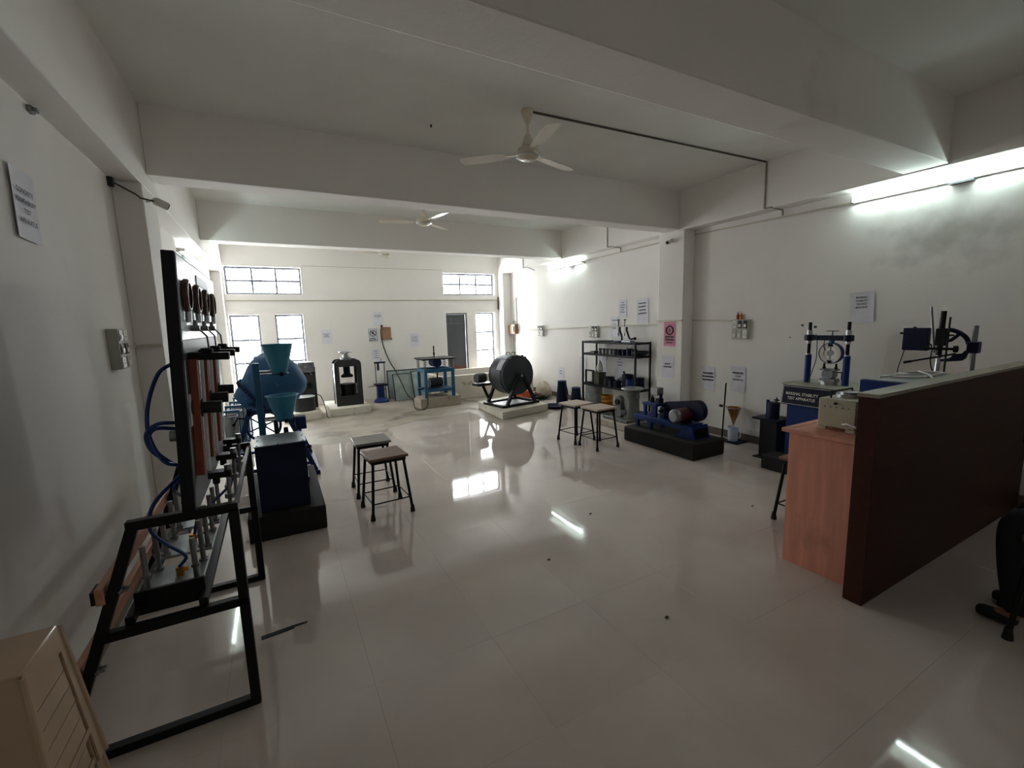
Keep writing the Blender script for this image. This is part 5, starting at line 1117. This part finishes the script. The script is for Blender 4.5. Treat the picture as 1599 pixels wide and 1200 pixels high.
part(pk, 'border', MB().bar((-0.085, 0.14, 0.004), (0.085, 0.14, 0.004), 0.006, 0.002).bar((-0.085, -0.145, 0.004), (0.085, -0.145, 0.004), 0.006, 0.002).bar((-0.085, 0.14, 0.004), (-0.085, -0.145, 0.004), 0.006, 0.002).bar((0.085, 0.14, 0.004), (0.085, -0.145, 0.004), 0.006, 0.002).xf(R), mat('deep_pink_print', 'A83A62', 0.6), local=True)
# machine lettering on the sloped navy front
tb = text_mb(['MARSHAL STABILITY', 'TEST APPARATUS'], 0.030, 0.048)
sl = math.atan2(0.035, 0.205)
tb.xf(Matrix.Translation((4.756 - 0.0016, 2.555, 0.808)) @ Matrix.Rotation(sl, 4, 'Y') @ BASIS['right'].to_4x4() @ Matrix.Diagonal((0.84, 1, 1, 1)))
part(ms, 'lettering', tb, white_pl, 'white capital lettering', smooth=False)

# switchboards
def board(lab, side, u, z, wd, hh, cols, rows, dep=0.05, body=grey_pl):
    px = {'right': XR, 'left': XL}[side]; s = -1 if side == 'right' else 1
    t = thing('switchboard', lab, 'switchboard', (px, u, z))
    part(t, 'case', MB().box(px, px + s * dep, u - wd / 2, u + wd / 2, z - hh / 2, z + hh / 2), body, bevel=0.005)
    f = px + s * dep
    for i in range(cols):
        for j in range(rows):
            a = u - wd / 2 + wd * (i + 0.5) / cols; b = z - hh / 2 + hh * (j + 0.5) / rows
            w2, h2 = wd / cols * 0.36, hh / rows * 0.40
            if (i + j) % 3 == 0:
                k = part(t, 'socket', MB().box(f, f + s * 0.004, a - w2, a + w2, b - h2, b + h2), white_pl)
                part(k, 'socket_holes', MB().box(f + s * 0.004, f + s * 0.0045, a - w2 * .5, a - w2 * .2, b - h2 * .3, b - h2 * .05).box(f + s * 0.004, f + s * 0.0045, a + w2 * .2, a + w2 * .5, b - h2 * .3, b - h2 * .05).box(f + s * 0.004, f + s * 0.0045, a - w2 * .15, a + w2 * .15, b + h2 * .25, b + h2 * .5), dark_pl)
            else:
                k = part(t, 'switch', MB().box(f, f + s * 0.005, a - w2, a + w2, b - h2, b + h2), dark_metal if (i * 2 + j) % 2 else grey_pl)
                part(k, 'rocker', MB().box(f + s * 0.005, f + s * 0.010, a - w2 * .6, a + w2 * .6, b - h2 * .7, b + h2 * .1), white_pl)
    return t
board('grey switchboard with sockets on the wall near the permeability stand', 'left', 3.785, 1.55, 0.19, 0.26, 2, 3, 0.06)
board('pale switchboard with two small bottles on top beyond the cone stand', 'right', 3.665, 1.475, 0.22, 0.25, 3, 2)
board('narrow grey switchboard on the wall between the corner and the rack', 'right', 8.55, 1.44, 0.22, 0.24, 2, 2)
board('grey switchboard above the far end of the shelf rack', 'right', 6.66, 1.43, 0.26, 0.22, 3, 2)
ob_ = thing('fuse_box', 'open brown fuse box with cables near the far corner', 'fuse box', (XR, 9.85, 1.47))
part(ob_, 'case', MB().box(XR - 0.10, XR, 9.66, 9.84, 1.36, 1.60), wood_box, bevel=0.004)
part(ob_, 'open_cover', MB().box(XR - 0.10, XR - 0.085, 9.85, 9.985, 1.36, 1.58), wood_box)
part(ob_, 'breaker', MB().box(XR - 0.115, XR - 0.10, 9.70, 9.80, 1.42, 1.54), dark_pl)
part(ob_, 'cable_loop', MB().ring((XR - 0.04, 9.78, 1.64), 0.05, 0.006, (1, 0, 0)), cond_dark)
part(ob_, 'down_cable', MB().tube(smooth_path([(XR - 0.03, 9.82, 1.36), (XR - 0.03, 9.84, 1.1), (XR - 0.04, 9.83, 0.7), (XR - 0.05, 9.8, 0.3)]), 0.008), dark_pl)
part(ob_, 'riser', MB().box(XR - 0.02, XR, 9.70, 9.72, 1.60, 2.25), cond_m)
for k, (y, c) in enumerate(((3.715, amber_gl), (3.672, mat('orange_bottle', 'B8682E', 0.3)))):
    t = thing('small_bottle', ['red pointed bottle on the switchboard, farther one', 'orange pointed bottle on the switchboard, nearer one'][k], 'bottle', (XR - 0.025, y, 1.60), 0, 'bottles on the switchboard')
    part(t, 'body', MB().lathe([(0.016, 1.60), (0.017, 1.655), (0.008, 1.67)], (XR - 0.025, y, 0), n=14), c)
    part(t, 'nozzle', MB().cyl((XR - 0.025, y, 1.67), (XR - 0.025, y, 1.705), 0.007, 0.002, n=10), c)

# conduits
def conduit(lab, pts, wd=0.022, m_=cond_m, name='conduit'):
    mb = MB()
    for a, b in zip(pts[:-1], pts[1:]): mb.bar(a, b, wd, wd)
    return solo(name, mb, m_, lab, 'conduit', pts[0])
e = 0.011
conduit('thin cream conduit running along the wall above the rack to the corner', [(XR - e, 4.91, 1.555), (XR - e, 6.51, 1.52), (XR - e, 9.66, 1.46)])
conduit('thin cream conduit crossing the pillar above the pink notice', [(XRB - e, 4.90, 1.60), (XRB - e, 4.44, 1.605)])
conduit('thin cream conduit from the pillar to the switchboard with bottles', [(XR - e, 4.43, 1.60), (XR - e, 3.78, 1.585)])
conduit('thin cream conduit high on the wall leading to the nearest tube light', [(XR - e, 4.43, 2.80), (XR - e, 2.50, 2.765)], 0.016)
conduit('thin cream conduit high on the wall beyond the pillar', [(XR - e, 4.91, 2.80), (XR - e, 6.9, 2.775)], 0.016)
conduit('thin grey conduit across the far wall between high and low windows', [(XLB, YB - e, 2.225), (XRB, YB - e, 2.225)], 0.018)
struct('trim_11', MB().box(0.62, 3.66, YB - 0.004, YB, 2.925, 2.935), cond_m, 'faint plaster joint line between the two high windows')
conduit('short cream conduit from the near switchboard to the pillar', [(XL + e, 3.88, 1.545), (XL + e, 4.30, 1.55)], 0.02)
conduit('short cream conduit across the pillar behind the gauge panel', [(XL + 0.01, 4.295, 1.55), (XLB, 4.295, 1.555)], 0.02)
conduit('dark conduit across the ceiling from the nearest fan to the edge beam', [(2.03, 3.393, ZC - 0.007), (XRB - 0.007, 3.31, ZC - 0.007)], 0.014, cond_dark)
conduit('grey conduit dropping down the edge beam face beside the nearest fan', [(XRB - 0.007, 3.30, ZC - 0.014), (XRB - 0.007, 3.30, 2.87), (XRB - 0.007, 3.22, 2.87), (XR - 0.03, 3.20, 2.85), (XR - 0.03, 3.20, 2.79)], 0.014, mat('grey_conduit', '8C867A', 0.6))
conduit('grey conduit dropping down the edge beam face beside the middle fan', [(XRB - 0.007, 6.05, ZC), (XRB - 0.007, 6.05, 2.87), (XRB - 0.007, 5.95, 2.87), (XR - 0.03, 5.93, 2.85), (XR - 0.03, 5.93, 2.79)], 0.014, mat('grey_conduit', '8C867A', 0.6))
conduit('grey conduit dropping down the edge beam face in the far bay', [(XRB - 0.007, 8.95, ZC), (XRB - 0.007, 8.95, 2.87), (XRB - 0.007, 8.78, 2.87), (XR - 0.03, 8.76, 2.80)], 0.014, mat('grey_conduit', '8C867A', 0.6))
conduit('dark vertical pipe in the corner by the bright window', [(XRB - 0.012, YB - 0.012, 2.30), (XRB - 0.012, YB - 0.012, 1.98)], 0.024, cond_dark)

# tube lights
def tube_light(lab, side, y0, y1, z):
    px = XR if side == 'right' else XL; s = -1 if side == 'right' else 1
    t = thing('tube_light', lab, 'light', (px, (y0 + y1) / 2, z), 0, 'wall tube lights')
    part(t, 'batten', MB().box(px, px + s * 0.035, y0, y1, z - 0.022, z + 0.022), white_pl, bevel=0.003)
    for y in (y0, y1 - 0.02): part(t, 'end_holder', MB().box(px + s * 0.035, px + s * 0.085, y, y + 0.02, z - 0.018, z + 0.022), white_pl)
    part(t, 'lamp_tube', MB().cyl((px + s * 0.065, y0 + 0.02, z), (px + s * 0.065, y1 - 0.02, z), 0.013, n=14), tube_m, 'glowing white tube')
    part(t, 'ballast', MB().box(px, px + s * 0.05, y0 + 0.32, y0 + 0.48, z - 0.045, z - 0.022), dull_steel)
    return t
tube_light('lit tube light high on the wall above the twin-column machine', 'right', 1.27, 2.49, 2.775)
tube_light('lit tube light high on the wall above the far end of the rack', 'right', 6.95, 8.17, 2.752)
tube_light('lit tube light high on the wall behind the gauge panel', 'left', 6.70, 7.92, 2.63)
solo('wall_bracket', MB().box(XL, XL + 0.02, 3.06, 3.10, 2.71, 2.74).box(XL + 0.02, XL + 0.035, 3.07, 3.095, 2.715, 2.735), dull_steel, 'small metal bracket under the edge beam above the permeability notice', 'bracket', (XL, 3.08, 2.72))

# ceiling fans
def fan(x, y, lab, a0):
    t = thing('ceiling_fan', lab, 'fan', (x, y, ZC), 0, 'cream ceiling fans')
    zb = 3.045
    part(t, 'canopy', MB().lathe([(0.05, ZC), (0.05, ZC - 0.03), (0.022, ZC - 0.10), (0.014, ZC - 0.11)], (x, y, 0), n=22), fan_m)
    part(t, 'down_rod', MB().cyl((x, y, zb + 0.05), (x, y, ZC - 0.10), 0.011, n=12), fan_m)
    part(t, 'lower_cup', MB().lathe([(0.014, zb + 0.16), (0.025, zb + 0.15), (0.055, zb + 0.065)], (x, y, 0), n=22), fan_m)
    part(t, 'motor_housing', MB().lathe([(0.05, zb + 0.065), (0.085, zb + 0.045), (0.105, zb + 0.01), (0.10, zb - 0.02), (0.06, zb - 0.042), (0.001, zb - 0.046)], (x, y, 0), n=30), fan_m)
    part(t, 'trim_ring', MB().ring((x, y, zb - 0.015), 0.098, 0.008, n=30), steel)
    for k in range(3):
        a = math.radians(a0 + 120 * k)
        mb = MB(); prof = [(0.16, 0.045), (0.25, 0.06), (0.45, 0.068), (0.58, 0.062), (0.60, 0.03)]
        up_, dn = [], []
        for r, w_ in prof: up_.append((r, w_)); dn.append((r, -w_ * 0.9))
        mb.prism(up_ + dn[::-1], -0.0015, 0.0015)
        mb.xf(Matrix.Translation((x, y, zb + 0.005)) @ Matrix.Rotation(a, 4, 'Z') @ Matrix.Rotation(math.radians(9), 4, 'X'))
        b = part(t, 'blade', mb, fan_m)
        part(b, 'blade_iron', MB().bar((x + 0.09 * math.cos(a), y + 0.09 * math.sin(a), zb + 0.005), (x + 0.20 * math.cos(a), y + 0.20 * math.sin(a), zb + 0.005), 0.035, 0.005), fan_m)
fan(2.025, 3.393, 'cream three-blade ceiling fan in the nearest bay', 18)
fan(1.955, 6.10, 'cream three-blade ceiling fan in the middle bay', 40)
fan(2.05, 9.0, 'cream three-blade ceiling fan in the farthest bay, half hidden by a beam', 75)

# cctv cameras
def cctv(lab, p, d, mount):
    t = thing('security_camera', lab, 'camera', p)
    p = Vector(p); d = Vector(d).normalized()
    part(t, 'housing', MB().cyl(p - d * 0.035, p + d * 0.035, 0.03, n=18).ball(p - d * 0.035, 0.03, 14, 8), white_pl)
    part(t, 'lens', MB().cyl(p + d * 0.035, p + d * 0.041, 0.022, n=16), dark_pl)
    part(t, 'arm', MB().tube([p, p + (Vector(mount) - p) * 0.5 + Vector((0, 0, 0.02)), Vector(mount)], 0.010), white_pl)
    return t
c1 = cctv('small white security camera at the pillar head behind the gauge panel', (-0.66, 4.36, 2.62), (0.8, 0.3, -0.35), (XLB, 4.40, 2.64))
part(c1, 'pipe', MB().tube([(XL + 0.03, 4.26, 2.72), (-0.80, 4.285, 2.66), (XLB - 0.01, 4.285, 2.635), (-0.70, 4.33, 2.63)], 0.006), cond_dark, 'dirty cable pipe')
part(c1, 'pipe_saddle', MB().box(XL, XL + 0.03, 4.22, 4.26, 2.69, 2.75), dark_metal)
cctv('small white security camera on the pillar above the pink notice', (XRB - 0.07, 4.66, 2.72), (-0.9, -0.3, -0.3), (XRB, 4.66, 2.76))

# marks on ceiling, wall and floor
for k, p in enumerate(((1.388, 3.983, ZC - 0.004),)):
    solo('ceiling_hook', MB().cyl((p[0], p[1], ZC), (p[0], p[1], ZC - 0.02), 0.008, n=8), dark_pl, 'tiny dark hook in the ceiling near the nearest fan', 'hook', p)
for k, (y, z, r) in enumerate(((2.92, 1.52, 0.012), (2.78, 1.50, 0.016), (2.86, 1.40, 0.010), (3.05, 1.38, 0.008))):
    solo('wall_plug', MB().cyl((XR, y, z), (XR - 0.004, y, z), r, n=10), cond_dark, ['small dark plug mark on the wall, farthest of four beside the twin columns', 'largest dark plug mark on the wall beside the twin columns', 'small dark plug mark below the largest one beside the twin columns', 'tiny dark plug mark on the wall above the navy column press'][k], 'plug', (XR, y, z), 'plug marks on the wall')
for k, (x, y, lab) in enumerate(((2.253, 2.864, 'dark crumb on the floor beside the tube reflection'), (1.545, 2.428, 'dark crumb lying on the middle floor tiles'), (1.778, 1.589, 'tiny dark crumb nearest the viewpoint on the floor'), (3.539, 2.247, 'dark crumb on the floor near the plywood desk'))):
    solo('floor_crumb', MB().ball((x, y, 0.004), (0.014, 0.008, 0.004), 8, 6), dark_pl, lab, 'crumb', (x, y, 0), 'crumbs on the floor')

# ================================================================== SEATED PERSON (edge of the frame)
def skin_mesh(name, nodes, edges, sub=2):
    me = bpy.data.meshes.new(name); me.from_pydata([n[:3] for n in nodes], edges, [])
    o = bpy.data.objects.new(name, me); COL.objects.link(o)
    md = o.modifiers.new('skin', 'SKIN'); md.use_smooth_shade = True
    for v, n in zip(me.skin_vertices[0].data, nodes):
        v.radius = (n[3], n[4] if len(n) > 4 else n[3])
    me.skin_vertices[0].data[0].use_root = True
    s = o.modifiers.new('sub', 'SUBSURF'); s.levels = sub; s.render_levels = sub
    bpy.context.view_layer.update(); dg = bpy.context.evaluated_depsgraph_get()
    m2 = bpy.data.meshes.new_from_object(o.evaluated_get(dg)); bpy.data.objects.remove(o)
    m2.polygons.foreach_set('use_smooth', [True] * len(m2.polygons)); return m2
def person_part(root, name, nodes, edges, m_, lab=None, sub=2):
    me = skin_mesh(name, nodes, edges, sub); me.materials.clear(); me.materials.append(m_)
    o = bpy.data.objects.new(name, me); COL.objects.link(o); o.parent = root
    if lab: o['label'] = lab
    return o
PX, PY = 3.37, 0.375
pe = thing('person', 'seated person with dark hair in a dark red top, cut off by the frame edge', 'person', (PX, PY, 0), 0)
# local: faces +y, slumped forward; seat height 0.53
body = [(0, 0, 0.63, .13, .11), (0, -0.02, 0.74, .13, .10), (0, 0.03, 0.84, .14, .10), (0, 0.10, 0.92, .10, .085), (0, 0.155, 0.95, .05, .05), (0, 0.19, 0.965, .055, .06), (0, 0.24, 0.985, .078, .085), (0, 0.28, 1.03, .06, .06),
        (0.17, 0.09, 0.90, .055), (0.22, 0.12, 0.74, .042), (0.13, 0.16, 0.70, .033), (0.08, 0.19, 0.70, .026), (0.04, 0.20, 0.70, .03, .018),
        (-0.17, 0.09, 0.90, .055), (-0.22, 0.12, 0.74, .042), (-0.13, 0.16, 0.70, .033), (-0.08, 0.19, 0.70, .026), (-0.04, 0.20, 0.70, .03, .018),
        (0.10, 0.05, 0.61, .085), (0.12, 0.30, 0.58, .062), (0.12, 0.28, 0.30, .05), (0.12, 0.25, 0.07, .036), (0.12, 0.34, 0.035, .033),
        (-0.10, 0.05, 0.61, .085), (-0.12, 0.30, 0.58, .062), (-0.12, 0.28, 0.30, .05), (-0.12, 0.25, 0.07, .036), (-0.12, 0.34, 0.035, .033)]
be = [(0, 1), (1, 2), (2, 3), (3, 4), (4, 5), (5, 6), (6, 7), (3, 8), (8, 9), (9, 10), (10, 11), (11, 12), (3, 13), (13, 14), (14, 15), (15, 16), (16, 17), (0, 18), (18, 19), (19, 20), (20, 21), (21, 22), (0, 23), (23, 24), (24, 25), (25, 26), (26, 27)]
person_part(pe, 'body', body, be, skin)
def grow(idx, g): return [tuple(body[i][:3]) + tuple(r + g for r in body[i][3:]) for i in idx]
ti = [0, 1, 2, 3, 8, 9, 10, 13, 14, 15]
person_part(pe, 'red_top', grow(ti, 0.012), [(0, 1), (1, 2), (2, 3), (3, 4), (4, 5), (5, 6), (3, 7), (7, 8), (8, 9)], red_cloth, 'dark red top')
li = [0, 18, 19, 20, 21, 23, 24, 25, 26]
person_part(pe, 'trousers', grow(li, 0.014), [(0, 1), (1, 2), (2, 3), (3, 4), (0, 5), (5, 6), (6, 7), (7, 8)], trouser, 'black trousers')
for s in (-1, 1):
    person_part(pe, 'shoe', [(0.12 * s, 0.23, 0.042, .045, .04), (0.12 * s, 0.31, 0.038, .045, .036), (0.12 * s, 0.40, 0.032, .038, .03)], [(0, 1), (1, 2)], rubber, 'black shoe')
    for k, (dy, ln2) in enumerate(((0.024, 0.055), (0.008, 0.066), (-0.008, 0.062), (-0.024, 0.048))):
        person_part(pe, 'finger', [(0.035 * s, 0.20 + dy, 0.70 + 0.014 * (s > 0), .0085), (0.035 * s - ln2 * .55 * s, 0.21 + dy, 0.699 + 0.014 * (s > 0), .008), (0.035 * s - ln2 * s, 0.215 + dy, 0.688 + 0.014 * (s > 0), .0065)], [(0, 1), (1, 2)], skin, sub=1)
    person_part(pe, 'thumb', [(0.06 * s, 0.205, 0.712, .010), (0.04 * s, 0.225, 0.722, .009), (0.018 * s, 0.235, 0.722, .007)], [(0, 1), (1, 2)], skin, sub=1)
HD = Matrix.Translation((0, 0.25, 1.0)) @ Matrix.Rotation(math.radians(-40), 4, 'X') @ Matrix.Translation((0, -0.19, -1.29))
def hd(p): return tuple(HD @ Vector(p))
hr = person_part(pe, 'hair', [(*hd((0, 0.155, 1.25)), .085, .09), (*hd((0, 0.17, 1.33)), .092, .10), (*hd((0, 0.19, 1.385)), .07, .075), (*hd((0, 0.10, 1.22)), .075, .06)], [(0, 1), (1, 2), (0, 3)], hair_m, 'short black hair')
part(pe, 'nose', MB().lathe([(0.014, 0), (0.012, 0.018), (0.004, 0.03)], (0, 0.265, 1.255), (0, 0.8, -0.35), 10).xf(HD), skin, local=True)
for s in (-1, 1):
    part(pe, 'eye', MB().ball((0.03 * s, 0.268, 1.285), (0.012, 0.006, 0.007), 10, 6).xf(HD), dark_pl, local=True)
    part(pe, 'ear', MB().ball((0.082 * s, 0.185, 1.27), (0.010, 0.022, 0.034), 10, 6).xf(HD), skin, local=True)
part(pe, 'mouth', MB().ball((0, 0.262, 1.222), (0.022, 0.006, 0.005), 10, 6).xf(HD), mat('lips', '6E3A34', 0.5), local=True)
